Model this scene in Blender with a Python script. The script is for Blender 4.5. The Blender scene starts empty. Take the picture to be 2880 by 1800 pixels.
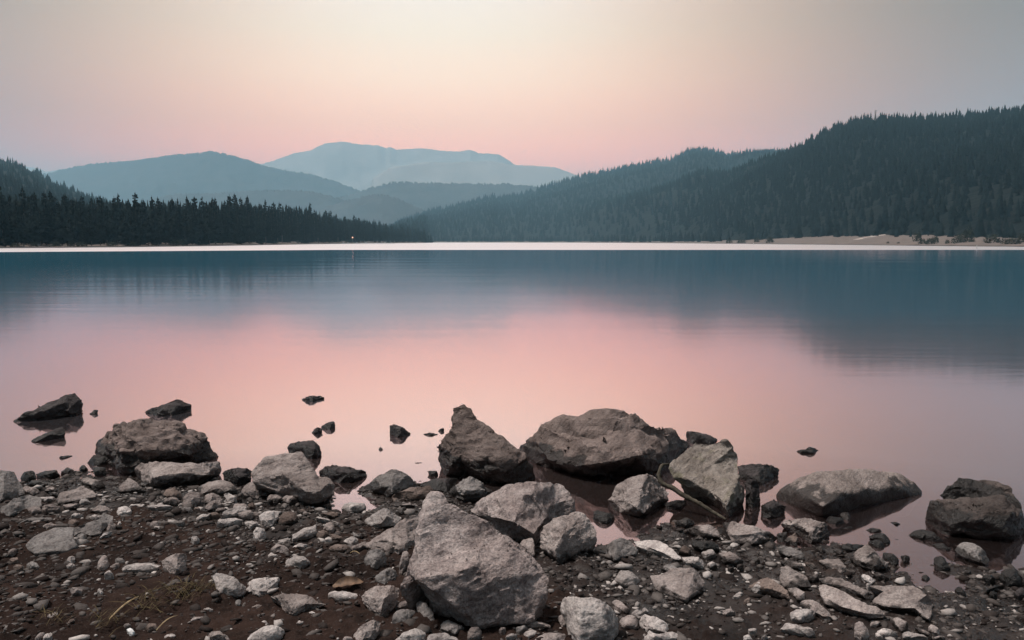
import bpy, bmesh, math, random
import numpy as np
from mathutils import Vector, geometry
random.seed(7)
rng = np.random.default_rng(7)
S = bpy.context.scene
COL = S.collection
R = math.radians

# ------------------------------------------------------------------ camera
F = 2260.0            # focal length in photo pixels (photo 2880 x 1800)
HZ = 679.0            # row of the horizon
CAMZ = 1.4            # eye height above the lake
PITCH = math.atan((900 - HZ) / F)
cam = bpy.data.cameras.new('camera')
cam.sensor_width = 36.0
cam.lens = 36.0 * F / 2880.0
cam.clip_start = 0.05
cam.clip_end = 60000
co = bpy.data.objects.new('camera', cam)
COL.objects.link(co)
co.location = (0, 0, CAMZ)
co.rotation_euler = (R(90) - PITCH, 0, 0)
S.camera = co
CP, SP = math.cos(PITCH), math.sin(PITCH)

def ray(u, v):
    a = (u - 1440.0) / F
    b = (900.0 - v) / F
    return np.array([a, CP + b * SP, -SP + b * CP])

# ------------------------------------------------------------------ world
W = bpy.data.worlds.new('World')
S.world = W
W.use_nodes = True
nt = W.node_tree
nt.nodes.clear()
L = nt.links.new
def N(t, tree=None, **kw):
    n = (tree or nt).nodes.new(t)
    for k, v in kw.items():
        setattr(n, k, v)
    return n
def M(op, a, b=None, tree=None, clamp=False):
    tree = tree or nt
    n = tree.nodes.new('ShaderNodeMath'); n.operation = op; n.use_clamp = clamp
    for i, x in enumerate((a, b)):
        if x is None: continue
        if isinstance(x, (int, float)): n.inputs[i].default_value = x
        else: tree.links.new(x, n.inputs[i])
    return n.outputs[0]
tc = N('ShaderNodeTexCoord')
nrm = N('ShaderNodeVectorMath', operation='NORMALIZE'); L(tc.outputs['Generated'], nrm.inputs[0])
sep = N('ShaderNodeSeparateXYZ'); L(nrm.outputs[0], sep.inputs[0])
elev = M('MULTIPLY', M('ARCSINE', sep.outputs['Z']), 180 / math.pi)
azim = M('MULTIPLY', M('ARCTAN2', sep.outputs['X'], sep.outputs['Y']), 180 / math.pi)
ramp = N('ShaderNodeValToRGB'); L(M('DIVIDE', elev, 90.0, clamp=True), ramp.inputs[0])
SKY = [(-0.0, (2.9, 0.86, 0.48)), (5.5, (2.5, 0.86, 0.48)), (8.0, (1.78, 0.88, 0.53)), (11.0, (1.46, 0.96, 0.65)),
       (14.0, (1.17, 0.93, 0.70)), (18.0, (0.99, 0.86, 0.77)), (30.0, (0.66, 0.62, 0.62)), (60.0, (0.55, 0.52, 0.53)), (90.0, (0.55, 0.52, 0.53))]
SKYGAIN = 1.36
HAZE_D = 1.5e-4
HAZE_TOP = 1150.0
e = ramp.color_ramp.elements
while len(e) > 1: e.remove(e[-1])
for i, (a, c) in enumerate(SKY):
    q = e[0] if i == 0 else e.new(a / 90.0)
    q.position = a / 90.0
    q.color = (c[0] * .4, c[1] * .4, c[2] * .4, 1)
# glow brightest a little left of the middle; sideways falloff imitates vignetting
az0 = M('SUBTRACT', azim, -5.0)
g = M('EXPONENT', M('MULTIPLY', M('POWER', M('ABSOLUTE', M('DIVIDE', az0, 23.0)), 2.3), -1.0))
g = M('ADD', M('MULTIPLY', g, 0.89), 0.11)
back = N('ShaderNodeMapRange'); back.inputs[1].default_value = 50; back.inputs[2].default_value = 120
back.inputs[3].default_value = 0; back.inputs[4].default_value = 0.03
L(M('ABSOLUTE', azim), back.inputs[0])
# near the zenith azimuth means nothing: blend to an even value
zf = N('ShaderNodeMapRange'); zf.inputs[1].default_value = 38; zf.inputs[2].default_value = 80
L(elev, zf.inputs[0])
gg = M('ADD', g, back.outputs[0])
warm = N('ShaderNodeMix', data_type='RGBA', blend_type='MIX'); L(M('MULTIPLY', M('SUBTRACT', 1.0, g, clamp=True), M('SUBTRACT', 1.0, M('DIVIDE', M('ABSOLUTE', azim), 75.0), clamp=True), clamp=True), warm.inputs[0]); L(ramp.outputs[0], warm.inputs[6])
wm_ = N('ShaderNodeMix', data_type='RGBA', blend_type='MULTIPLY'); wm_.inputs[0].default_value = 1.0; L(ramp.outputs[0], wm_.inputs[6]); wm_.inputs[7].default_value = (1.6, 0.86, 0.42, 1); L(wm_.outputs[2], warm.inputs[7])
mixv = N('ShaderNodeMix', data_type='FLOAT'); L(zf.outputs[0], mixv.inputs[0]); L(gg, mixv.inputs[2]); mixv.inputs[3].default_value = 0.95
vm = N('ShaderNodeVectorMath', operation='SCALE'); L(warm.outputs[2], vm.inputs[0]); L(M('MULTIPLY', mixv.outputs[0], 2.5 * SKYGAIN), vm.inputs['Scale'])
bg = N('ShaderNodeBackground'); L(vm.outputs[0], bg.inputs[0])
wo = N('ShaderNodeOutputWorld'); L(bg.outputs[0], wo.inputs[0])

# soft afterglow light
sl = bpy.data.lights.new('sun', 'SUN'); sl.energy = 4.7; sl.angle = R(10); sl.color = (1.0, 0.91, 0.84)
so = bpy.data.objects.new('sun', sl); COL.objects.link(so)
so.rotation_euler = Vector((-0.40, 0.0, 0.88)).to_track_quat('Z', 'Y').to_euler()

S.view_settings.view_transform = 'Standard'
S.view_settings.look = 'None'
S.view_settings.gamma = 1
S.view_settings.exposure = 0.0
S.render.engine = 'CYCLES'
S.cycles.use_denoising = True
S.cycles.max_bounces = 7
S.cycles.diffuse_bounces = 2
S.cycles.glossy_bounces = 3
S.cycles.transparent_max_bounces = 8
S.cycles.volume_bounces = 2
S.cycles.caustics_reflective = False
S.cycles.sample_clamp_indirect = 4

# ------------------------------------------------------------------ helpers
def tag(o, label=None, cat=None, group=None, kind=None):
    if label: o['label'] = label
    if cat: o['category'] = cat
    if group: o['group'] = group
    if kind: o['kind'] = kind
    return o

def mesh_obj(name, verts, faces, mat=None, parent=None, smooth=False, loc=None):
    me = bpy.data.meshes.new(name)
    verts = np.asarray(verts, dtype=np.float32)
    if isinstance(faces, np.ndarray):
        k = faces.shape[1]; n = len(faces)
        me.vertices.add(len(verts)); me.vertices.foreach_set('co', verts.ravel())
        me.loops.add(n * k); me.loops.foreach_set('vertex_index', faces.astype(np.int32).ravel())
        me.polygons.add(n)
        me.polygons.foreach_set('loop_start', np.arange(0, n * k, k, dtype=np.int32))
        me.polygons.foreach_set('loop_total', np.full(n, k, dtype=np.int32))
        me.update(calc_edges=True); me.validate()
    else:
        me.from_pydata([tuple(map(float, v)) for v in verts], [], faces)
    if smooth:
        me.polygons.foreach_set('use_smooth', np.ones(len(me.polygons), dtype=bool))
    if mat: me.materials.append(mat)
    o = bpy.data.objects.new(name, me); COL.objects.link(o)
    if parent: o.parent = parent
    if loc is not None: o.location = loc
    return o

def empty(name, loc=(0, 0, 0)):
    o = bpy.data.objects.new(name, None); COL.objects.link(o); o.location = loc
    o.empty_display_size = 0.1
    return o

def _h(ix, iy, iz, seed):
    n = (ix.astype(np.int64) * 374761393 + iy.astype(np.int64) * 668265263 + iz.astype(np.int64) * 2147483647 + seed * 1274126177) & 0xffffffff
    n = ((n ^ (n >> 13)) * 1274126177) & 0xffffffff
    n = ((n ^ (n >> 16)) * 2246822519) & 0xffffffff
    n = n ^ (n >> 15)
    return (n & 0xffffff) / float(0x7fffff) - 1.0

def vnoise(P, seed=0):
    P = np.asarray(P, dtype=np.float64)
    I = np.floor(P).astype(np.int64); f = P - I
    w = f * f * f * (f * (f * 6 - 15) + 10)
    r = 0
    for dx in (0, 1):
        wx = w[:, 0] if dx else 1 - w[:, 0]
        for dy in (0, 1):
            wy = w[:, 1] if dy else 1 - w[:, 1]
            for dz in (0, 1):
                wz = w[:, 2] if dz else 1 - w[:, 2]
                r = r + wx * wy * wz * _h(I[:, 0] + dx, I[:, 1] + dy, I[:, 2] + dz, seed)
    return r

def fbm(P, octv=4, seed=0, gain=0.5):
    r = 0; a = 1.0; P = np.asarray(P, dtype=np.float64).copy()
    for i in range(octv):
        r = r + a * vnoise(P, seed + i * 17); a *= gain; P = P * 2.03 + 5.3
    return r

def fbm2(x, y, s, octv=4, seed=0, gain=0.5):
    sh = np.shape(x)
    P = np.stack([np.ravel(x) * s, np.ravel(y) * s, np.full(np.size(x), seed * 0.37)], 1)
    return fbm(P, octv, seed, gain).reshape(sh)

# ------------------------------------------------------------------ materials
class Mat:
    def __init__(s, name):
        s.m = bpy.data.materials.new(name); s.m.use_nodes = True
        s.t = s.m.node_tree; s.t.nodes.clear()
        s.out = s.n('ShaderNodeOutputMaterial')
        s.b = s.n('ShaderNodeBsdfPrincipled'); s.l(s.b.outputs[0], s.out.inputs[0])
    def n(s, t, **kw):
        n = s.t.nodes.new(t)
        for k, v in kw.items(): setattr(n, k, v)
        return n
    def l(s, a, b): s.t.links.new(a, b)
    def mth(s, op, a, b=None, clamp=False): return M(op, a, b, s.t, clamp)
    def noise(s, vec, scale, detail=4, rough=0.55, dist=0.0):
        n = s.n('ShaderNodeTexNoise'); n.inputs['Scale'].default_value = scale
        n.inputs['Detail'].default_value = detail; n.inputs['Roughness'].default_value = rough
        n.inputs['Distortion'].default_value = dist
        s.l(vec, n.inputs['Vector']); return n.outputs['Fac']
    def mr(s, v, a, b, c=0.0, d=1.0):
        n = s.n('ShaderNodeMapRange'); s.l(v, n.inputs[0])
        for i, x in enumerate((a, b, c, d)): n.inputs[i + 1].default_value = x
        return n.outputs[0]
    def mix(s, f, a, b, mode='MIX'):
        n = s.n('ShaderNodeMix', data_type='RGBA', blend_type=mode)
        for i, x in zip((0, 6, 7), (f, a, b)):
            if isinstance(x, (int, float)): n.inputs[i].default_value = x
            elif isinstance(x, tuple): n.inputs[i].default_value = (*x, 1)
            else: s.l(x, n.inputs[i])
        return n.outputs[2]
    def bump(s, h, strength, dist, prev=None):
        n = s.n('ShaderNodeBump'); n.inputs['Strength'].default_value = strength; n.inputs['Distance'].default_value = dist
        s.l(h, n.inputs['Height'])
        if prev is not None: s.l(prev, n.inputs['Normal'])
        return n.outputs[0]

def rock_mat(name, ca, cb, wet=0.045, rough=0.85, stain=None, k=1.0, spk=0.6):
    m = Mat(name)
    tcn = m.n('ShaderNodeTexCoord'); oi = m.n('ShaderNodeObjectInfo'); geo = m.n('ShaderNodeNewGeometry')
    off = m.n('ShaderNodeVectorMath', operation='SCALE'); off.inputs[0].default_value = (13.1, 7.7, 9.3); m.l(oi.outputs['Random'], off.inputs['Scale'])
    add = m.n('ShaderNodeVectorMath', operation='ADD'); m.l(tcn.outputs['Object'], add.inputs[0]); m.l(off.outputs[0], add.inputs[1])
    v = add.outputs[0]
    rot = m.n('ShaderNodeVectorRotate', rotation_type='EULER_XYZ'); m.l(v, rot.inputs['Vector'])
    ang = m.n('ShaderNodeVectorMath', operation='SCALE'); ang.inputs[0].default_value = (0.7, 0.9, 2.2); m.l(oi.outputs['Random'], ang.inputs['Scale'])
    m.l(ang.outputs[0], rot.inputs['Rotation'])
    mp = m.n('ShaderNodeMapping'); mp.inputs['Scale'].default_value = (1.0, 1.4, 7.0); m.l(rot.outputs[0], mp.inputs['Vector'])
    strata = m.noise(mp.outputs[0], 7 * k, 5, 0.6, 0.5)
    big = m.noise(v, 5 * k, 3, 0.6, 0.3)
    mid = m.noise(v, 26 * k, 5, 0.65)
    fine = m.noise(v, 120 * k, 4, 0.7)
    col = m.mix(m.mr(big, 0.34, 0.66), ca, cb)
    col = m.mix(m.mr(strata, 0.40, 0.62, 0, 0.55), col, m.mix(1.0, col, (0.55, 0.52, 0.52), 'MULTIPLY'))
    col = m.mix(m.mr(mid, 0.52, 0.70, 0, 0.75), col, m.mix(1.0, col, (0.42, 0.40, 0.42), 'MULTIPLY'))
    col = m.mix(m.mr(fine, 0.49, 0.66, 0, spk), col, m.mix(1.0, col, (0.45, 0.43, 0.44), 'MULTIPLY'))
    col = m.mix(m.mr(fine, 0.46, 0.32, 0, spk * 0.8), col, m.mix(1.0, col, (1.6, 1.52, 1.48), 'MULTIPLY'))
    if stain:
        st = m.noise(v, 9, 3, 0.6)
        col = m.mix(m.mr(st, 0.55, 0.68, 0, 0.5), col, stain)
    br = m.mr(oi.outputs['Random'], 0, 1, 0.8, 1.2)
    vs = m.n('ShaderNodeVectorMath', operation='SCALE'); m.l(col, vs.inputs[0]); m.l(br, vs.inputs['Scale'])
    col = vs.outputs[0]
    # water line: rock that was lapped by the lake is dark and shiny
    sp = m.n('ShaderNodeSeparateXYZ'); m.l(geo.outputs['Position'], sp.inputs[0])
    wn = m.mth('MULTIPLY', m.mth('SUBTRACT', m.noise(geo.outputs['Position'], 6, 4, 0.6), 0.5), 0.22)
    zz = m.mth('ADD', sp.outputs['Z'], wn)
    w = m.mr(zz, wet + 0.006, wet - 0.006)
    col = m.mix(w, col, m.mix(1.0, col, (0.12, 0.108, 0.104), 'MULTIPLY'))
    m.l(col, m.b.inputs['Base Color'])
    m.l(m.mr(w, 0, 1, rough, 0.38), m.b.inputs['Roughness'])
    m.l(m.mr(w, 0, 1, 0.10, 0.45), m.b.inputs['Specular IOR Level'])
    nb = m.bump(mid, 0.9, 0.02 / k)
    nb = m.bump(strata, 0.6, 0.015 / k, nb)
    nb = m.bump(fine, 0.9, 0.006 / k, nb)
    m.l(nb, m.b.inputs['Normal'])
    return m.m

ROCK = {
    'mid':   rock_mat('rock_mid', (0.235, 0.20, 0.188), (0.39, 0.342, 0.325)),
    'hero':  rock_mat('rock_hero', (0.26, 0.215, 0.205), (0.44, 0.385, 0.37), wet=-0.1, k=0.8, spk=0.9),
    'pale':  rock_mat('rock_pale', (0.38, 0.345, 0.33), (0.56, 0.515, 0.495), wet=0.01),
    'grey':  rock_mat('rock_grey', (0.20, 0.186, 0.18), (0.30, 0.28, 0.272)),
    'dark':  rock_mat('rock_dark', (0.045, 0.040, 0.041), (0.085, 0.076, 0.077), wet=0.06, rough=0.5),
    'brown': rock_mat('rock_brown', (0.17, 0.132, 0.116), (0.26, 0.208, 0.185)),
    'moss':  rock_mat('rock_moss', (0.20, 0.175, 0.155), (0.30, 0.27, 0.245), stain=(0.14, 0.135, 0.075), wet=0.03),
    'dim':   rock_mat('rock_dim', (0.065, 0.055, 0.051), (0.12, 0.10, 0.094), wet=0.12),
    'shell': rock_mat('rock_shell', (0.19, 0.162, 0.15), (0.29, 0.25, 0.235), wet=0.085, spk=0.8),
    'boul':  rock_mat('rock_boulder', (0.145, 0.116, 0.106), (0.245, 0.20, 0.185), wet=0.12),
}

# ------------------------------------------------------------------ terrain near the shore
def z0pt(u, v, z=0.0):
    r = ray(u, v); t = (z - CAMZ) / r[2]
    return r[0] * t, r[1] * t
SHORE_PX = [(-900, 1330), (0, 1337), (80, 1348), (150, 1335), (240, 1322), (330, 1335), (620, 1340), (700, 1348), (760, 1352), (880, 1362),
            (920, 1376), (1000, 1372), (1060, 1352), (1170, 1352), (1230, 1362), (1330, 1400), (1480, 1440), (1600, 1475), (1650, 1512), (1705, 1500), (1745, 1512),
            (1800, 1490), (1850, 1462), (2060, 1462), (2120, 1490), (2180, 1528), (2270, 1545), (2340, 1525), (2400, 1545), (2460, 1558),
            (2600, 1556), (2700, 1550), (2880, 1590), (3600, 1640)]
sp_ = sorted(z0pt(u, v) for u, v in SHORE_PX)
SX = np.array([p[0] for p in sp_]); SY = np.array([p[1] for p in sp_])
PUDDLES = [(*z0pt(2640, 1622, 0.02), 0.10), (*z0pt(1005, 1412, 0.02), 0.16), (*z0pt(2590, 1500), 0.35), (*z0pt(1650, 1470), 0.3)]

def G0(x, y):
    x = np.asarray(x, dtype=float); y = np.asarray(y, dtype=float)
    s = np.interp(x, SX, SY)
    t = s - y
    sl_r = np.interp(x, [-3, 0.2, 1.0, 3], [0.060, 0.055, 0.040, 0.032])
    up = sl_r * np.clip(t, 0, 6) + 0.006 * np.clip(t * 12, 0, 1)
    dn = -0.13 * np.clip(-t, 0, 30) - 0.012 * np.clip(-t * 10, 0, 1)
    z = np.where(t > 0, up, dn)
    z = np.maximum(z, -4.0)
    near = np.clip((12 - np.hypot(x, y)) / 4, 0, 1)
    z = z + near * np.clip(np.abs(t) * 3, 0.1, 1) * 0.016 * fbm2(x, y, 1.3, 3, 3)
    for px, py, r in PUDDLES:
        d = np.hypot(x - px, (y - py) * 1.0) / r
        z = z - 0.075 * np.exp(-d ** 2 * 1.5) * np.clip(z * 30 + .3, 0, 1)
    return z

def hit(u, v, zb=None):
    r = ray(u, v)
    z = 0.06 if zb is None else zb
    for _ in range(8):
        t = (z - CAMZ) / min(r[2], -0.01)
        x, y = r[0] * t, r[1] * t
        if zb is not None: break
        z = 0.5 * z + 0.5 * max(float(G0(x, y)), -0.005)
    return x, y, z

def detail(xn, yn):
    clod = fbm2(xn, yn, 9, 3, 11)
    cl2 = fbm2(xn, yn, 24, 3, 23)
    cl3 = fbm2(xn, yn, 60, 2, 31)
    patch = np.clip(fbm2(xn, yn, 2.2, 2, 41) + 0.5, 0.2, 1.2)
    return np.maximum(clod, -0.2) * 0.015 + np.abs(cl2) * 0.020 * patch + np.abs(cl3) * 0.008 * patch - 0.016

# one sheet: dense in front of the camera, coarse out to the horizon
def axis(lo, hi, step, far, growth):
    a = list(np.arange(lo, hi, step)); s = step
    while a[-1] < far: s *= growth; a.append(a[-1] + s)
    s = step; b = [lo]
    while b[-1] > -far: s *= growth; b.append(b[-1] - s)
    return np.array(b[1:][::-1] + a)
gx = axis(-3.6, 3.6, 0.0135, 9000, 1.3)
gy = axis(1.9, 6.4, 0.0135, 9000, 1.3)
X, Y = np.meshgrid(gx, gy)
Z = G0(X, Y)
nearm = np.clip((9 - np.hypot(X, Y)) / 3, 0, 1)
msk = nearm > 0
xn, yn = X[msk], Y[msk]
d = detail(xn, yn)
flat = np.clip((Z[msk] + 0.03) / 0.05, 0.15, 1)
Z[msk] = Z[msk] + d * nearm[msk] * flat
ny, nx = X.shape
idx = np.arange(nx * ny).reshape(ny, nx)
fq = np.stack([idx[:-1, :-1].ravel(), idx[:-1, 1:].ravel(), idx[1:, 1:].ravel(), idx[1:, :-1].ravel()], 1)

m = Mat('mud')
geo = m.n('ShaderNodeNewGeometry'); P = geo.outputs['Position']
a = m.noise(P, 2.3, 4, 0.6); b = m.noise(P, 14, 5, 0.65); c = m.noise(P, 70, 4, 0.7); c2 = m.noise(P, 210, 3, 0.7)
col = m.mix(m.mr(a, 0.35, 0.65), (0.011, 0.0074, 0.0066), (0.036, 0.0225, 0.0185))
col = m.mix(m.mr(b, 0.5, 0.68, 0, 0.7), col, (0.007, 0.006, 0.0055))
col = m.mix(m.mr(c, 0.56, 0.70, 0, 0.55), col, (0.06, 0.042, 0.036))
col = m.mix(m.mr(c2, 0.62, 0.72, 0, 0.4), col, (0.13, 0.11, 0.10))
sp = m.n('ShaderNodeSeparateXYZ'); m.l(P, sp.inputs[0])
wn = m.mth('MULTIPLY', m.mth('SUBTRACT', m.noise(P, 2.2, 4, 0.6), 0.5), 0.10)
wet = m.mr(m.mth('ADD', sp.outputs['Z'], wn), 0.065, 0.022)
col = m.mix(m.mth('MULTIPLY', wet, 0.85), col, m.mix(1.0, col, (0.34, 0.34, 0.36), 'MULTIPLY'))
m.l(col, m.b.inputs['Base Color'])
m.l(m.mth('SUBTRACT', 0.95, m.mth('MULTIPLY', wet, 0.65)), m.b.inputs['Roughness'])
m.l(m.mr(wet, 0, 1, 0.06, 0.5), m.b.inputs['Specular IOR Level'])
nb = m.bump(b, 0.8, 0.012); nb = m.bump(c, 0.9, 0.006, nb); nb = m.bump(c2, 0.6, 0.002, nb)
m.l(nb, m.b.inputs['Normal'])
ground = mesh_obj('ground', np.stack([X.ravel(), Y.ravel(), Z.ravel()], 1), fq, m.m, smooth=True)
tag(ground, 'dark brown muddy lake shore', kind='structure')

# ------------------------------------------------------------------ water
wm = Mat('lake_water')
wm.t.nodes.remove(wm.b)
geo = wm.n('ShaderNodeNewGeometry'); P = geo.outputs['Position']
sp = wm.n('ShaderNodeSeparateXYZ'); wm.l(P, sp.inputs[0])
# wind-ruffled belt along the far shore: its near edge runs at about 127 m, closer at the left
xedge = wm.mth('ADD', 134.0, wm.mth('MULTIPLY', wm.mth('MINIMUM', wm.mth('ADD', sp.outputs['X'], 30.0), 0.0), 0.75))
mpe = wm.n('ShaderNodeMapping'); mpe.inputs['Scale'].default_value = (0.01, 0.03, 1); wm.l(P, mpe.inputs['Vector'])
edge_n = wm.mth('MULTIPLY', wm.mth('SUBTRACT', wm.noise(mpe.outputs[0], 1.0, 3), 0.5), 8.0)
yy = wm.mth('SUBTRACT', wm.mth('ADD', sp.outputs['Y'], edge_n), xedge)
belt = wm.mr(yy, -1.5, 1.5)
# slow streaks across the calm water
mp = wm.n('ShaderNodeMapping'); mp.inputs['Scale'].default_value = (0.035, 0.30, 1); wm.l(P, mp.inputs['Vector'])
stk = wm.noise(mp.outputs[0], 1.0, 4, 0.55, 0.6)
mp2 = wm.n('ShaderNodeMapping'); mp2.inputs['Scale'].default_value = (0.5, 1.6, 1); wm.l(P, mp2.inputs['Vector'])
rip = wm.noise(mp2.outputs[0], 1.0, 4, 0.6, 0.4)
fary = wm.mr(sp.outputs['Y'], 6, 60)
bmp = wm.n('ShaderNodeBump'); bmp.inputs['Strength'].default_value = 1.0; wm.l(stk, bmp.inputs['Height'])
wm.l(wm.mr(fary, 0, 1, 0.0, 0.03), bmp.inputs['Distance'])
bmp2 = wm.n('ShaderNodeBump'); bmp2.inputs['Strength'].default_value = 1.0; bmp2.inputs['Distance'].default_value = 0.0012
wm.l(rip, bmp2.inputs['Height']); wm.l(bmp.outputs[0], bmp2.inputs['Normal'])
gl = wm.n('ShaderNodeBsdfGlossy'); gl.inputs['Color'].default_value = (1.0, 0.74, 0.73, 1)
rgh = wm.mth('ADD', wm.mth('MINIMUM', wm.mr(sp.outputs['Y'], 4, 11, 0.04, 0.11), wm.mr(sp.outputs['Y'], 14, 50, 0.11, 0.055)), wm.mth('MULTIPLY', belt, 0.36))
wm.l(rgh, gl.inputs['Roughness']); wm.l(bmp2.outputs[0], gl.inputs['Normal'])
tr = wm.n('ShaderNodeBsdfTransparent'); tr.inputs['Color'].default_value = (0.32, 0.26, 0.235, 1)
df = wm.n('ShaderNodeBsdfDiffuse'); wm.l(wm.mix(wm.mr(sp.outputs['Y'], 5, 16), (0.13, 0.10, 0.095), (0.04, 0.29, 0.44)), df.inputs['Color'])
# cloudiness grows with depth: clear at the edge, murky further out
dist = wm.mr(sp.outputs['Y'], 3.9, 6.5, 0.12, 0.9)
body = wm.n('ShaderNodeMixShader'); wm.l(dist, body.inputs[0]); wm.l(tr.outputs[0], body.inputs[1]); wm.l(df.outputs[0], body.inputs[2])
fr = wm.n('ShaderNodeFresnel'); fr.inputs['IOR'].default_value = 1.6; wm.l(bmp2.outputs[0], fr.inputs['Normal'])
frr = wm.mth('MAXIMUM', wm.mth('MINIMUM', wm.mth('MULTIPLY', fr.outputs[0], 3.0), 0.88), wm.mth('MULTIPLY', belt, 0.97))
wm.l(wm.mix(belt, (1.0, 0.775, 0.785), (0.92, 0.86, 0.87)), gl.inputs['Color'])
ms = wm.n('ShaderNodeMixShader'); wm.l(frr, ms.inputs[0]); wm.l(body.outputs[0], ms.inputs[1]); wm.l(gl.outputs[0], ms.inputs[2])
wm.l(ms.outputs[0], wm.out.inputs[0])
water = mesh_obj('water', [(-4000, 2.2, 0), (4000, 2.2, 0), (4000, 8200, 0), (-4000, 8200, 0)], [(0, 1, 2, 3)], wm.m)
tag(water, 'calm lake reflecting the pink dusk sky', kind='structure')

# ------------------------------------------------------------------ hills
def simple_mat(name, ca, cb, scale, rough=0.95, bump=None, detail=4):
    m = Mat(name)
    geo = m.n('ShaderNodeNewGeometry')
    n = m.noise(geo.outputs['Position'], scale, detail, 0.65)
    m.l(m.mix(m.mr(n, 0.35, 0.65), ca, cb), m.b.inputs['Base Color'])
    m.b.inputs['Roughness'].default_value = rough
    m.b.inputs['Specular IOR Level'].default_value = 0.1
    if bump: m.l(m.bump(n, 1.0, bump), m.b.inputs['Normal'])
    return m.m
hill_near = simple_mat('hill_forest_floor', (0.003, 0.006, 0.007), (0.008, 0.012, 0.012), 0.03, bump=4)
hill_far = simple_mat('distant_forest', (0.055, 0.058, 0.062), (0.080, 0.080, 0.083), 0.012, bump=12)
hill_hazed = simple_mat('distant_mountain', (0.30, 0.27, 0.255), (0.37, 0.335, 0.32), 0.004, bump=15)  # base colour lightened to stand in for part of the haze fade

def px_at(u, v, y):
    r = ray(u, v); t = y / r[1]
    return r[0] * t, CAMZ + r[2] * t
SH = [(-900, 701), (-300, 700), (0, 698), (360, 695), (700, 690), (880, 686.5), (1000, 685), (1195, 683.2), (1215, 682.0), (1600, 682.2), (1900, 684), (2100, 686), (2400, 689), (2650, 692), (2880, 694), (3400, 698)]
def shore_y(u):
    v = np.interp(u, [p[0] for p in SH], [p[1] for p in SH])
    return CAMZ * F / (v - HZ)
HILLS = {}
def hill(name, ridge, yr_, yf_, mat, label, jit=0.0, nu=260, nv=26, back=0.5, curve=1.0, base_z=-2.0, spur=0.0, seed=1):
    us = np.linspace(ridge[0][0], ridge[-1][0], nu)
    vs = np.interp(us, [p[0] for p in ridge], [p[1] for p in ridge])
    k = np.ones(3) / 3
    vs2 = np.convolve(np.pad(vs, 1, mode='edge'), k, 'valid')
    yr = np.interp(us, *yr_) if isinstance(yr_, tuple) else np.full(nu, float(yr_))
    yf = np.minimum(yr * 0.85, shore_y(us) * yf_) if yf_ < 5 else np.full(nu, float(yf_))
    xr = np.array([px_at(u, v, q)[0] for u, v, q in zip(us, vs2, yr)])
    zr = np.array([px_at(u, v, q)[1] for u, v, q in zip(us, vs2, yr)])
    zj = jit * fbm2(us, us * 0, 0.30, 2, seed, 0.7) if jit else 0
    rows = []
    for j in range(nv + 8):
        if j <= nv:
            f = j / nv; y = yf + (yr - yf) * f
            x = xr * y / yr
            h = base_z + (zr - base_z) * f ** curve
            n = fbm2(x, y, 2.2 / max(float(np.mean(yr - yf)), 50), 4, seed + 5)
            h = h + spur * n * math.sin(math.pi * f) * (zr - base_z)
            # keep the slope under the sight line to the ridge
            lim = CAMZ + (zr - CAMZ) * y / yr * (0.985 if j < nv else 1)
            h = np.minimum(h, np.maximum(lim, base_z + 0.5)) if j < nv else zr + zj
        else:
            f = (j - nv) / 8; y = yr * (1 + back * f)
            x = xr * (1 + back * f * 0.6); h = (zr + zj) * (1 - f) ** 1.2 + base_z * f
        rows.append(np.stack([x, y, h], 1))
    V = np.concatenate(rows); nr = len(rows)
    I = np.arange(nr * nu).reshape(nr, nu)
    Q = np.stack([I[:-1, :-1].ravel(), I[:-1, 1:].ravel(), I[1:, 1:].ravel(), I[1:, :-1].ravel()], 1)
    o = mesh_obj(name, V, Q, mat, smooth=True)
    tag(o, label, kind='structure')
    HILLS[label] = (np.array(rows), nv, yr, yf)
    return np.array(rows[:nv + 1])

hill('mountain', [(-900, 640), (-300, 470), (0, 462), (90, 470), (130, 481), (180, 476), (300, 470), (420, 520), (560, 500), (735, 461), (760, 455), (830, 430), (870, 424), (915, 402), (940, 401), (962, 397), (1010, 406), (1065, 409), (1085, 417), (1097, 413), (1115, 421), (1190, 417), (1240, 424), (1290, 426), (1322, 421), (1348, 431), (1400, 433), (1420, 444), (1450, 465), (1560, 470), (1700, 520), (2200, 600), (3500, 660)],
     8500, 7000, hill_hazed, 'highest pale blue mountain on the horizon', jit=4, nu=1300, spur=0.12, seed=2)
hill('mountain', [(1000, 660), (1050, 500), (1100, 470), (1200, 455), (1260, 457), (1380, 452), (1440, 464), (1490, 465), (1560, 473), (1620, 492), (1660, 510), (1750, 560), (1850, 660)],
     6700, 5700, hill_hazed, 'paler lower mountain shoulder under the main ridge', jit=4, nu=500, spur=0.1, seed=3)
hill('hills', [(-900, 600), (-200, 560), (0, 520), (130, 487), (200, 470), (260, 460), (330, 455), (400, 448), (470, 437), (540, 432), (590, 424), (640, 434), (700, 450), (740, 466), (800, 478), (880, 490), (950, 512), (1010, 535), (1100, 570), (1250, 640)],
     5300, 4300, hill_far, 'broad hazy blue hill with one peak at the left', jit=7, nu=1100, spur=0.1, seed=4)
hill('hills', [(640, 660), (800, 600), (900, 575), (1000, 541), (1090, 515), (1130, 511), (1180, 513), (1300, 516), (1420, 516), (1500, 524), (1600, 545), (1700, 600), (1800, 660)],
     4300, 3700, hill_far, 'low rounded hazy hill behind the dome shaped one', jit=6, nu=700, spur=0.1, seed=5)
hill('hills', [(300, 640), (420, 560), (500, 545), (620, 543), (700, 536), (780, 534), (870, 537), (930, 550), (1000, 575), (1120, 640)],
     3800, 3450, hill_far, 'low hazy ridge behind the left forest', jit=5, nu=600, spur=0.1, seed=6)
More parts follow.
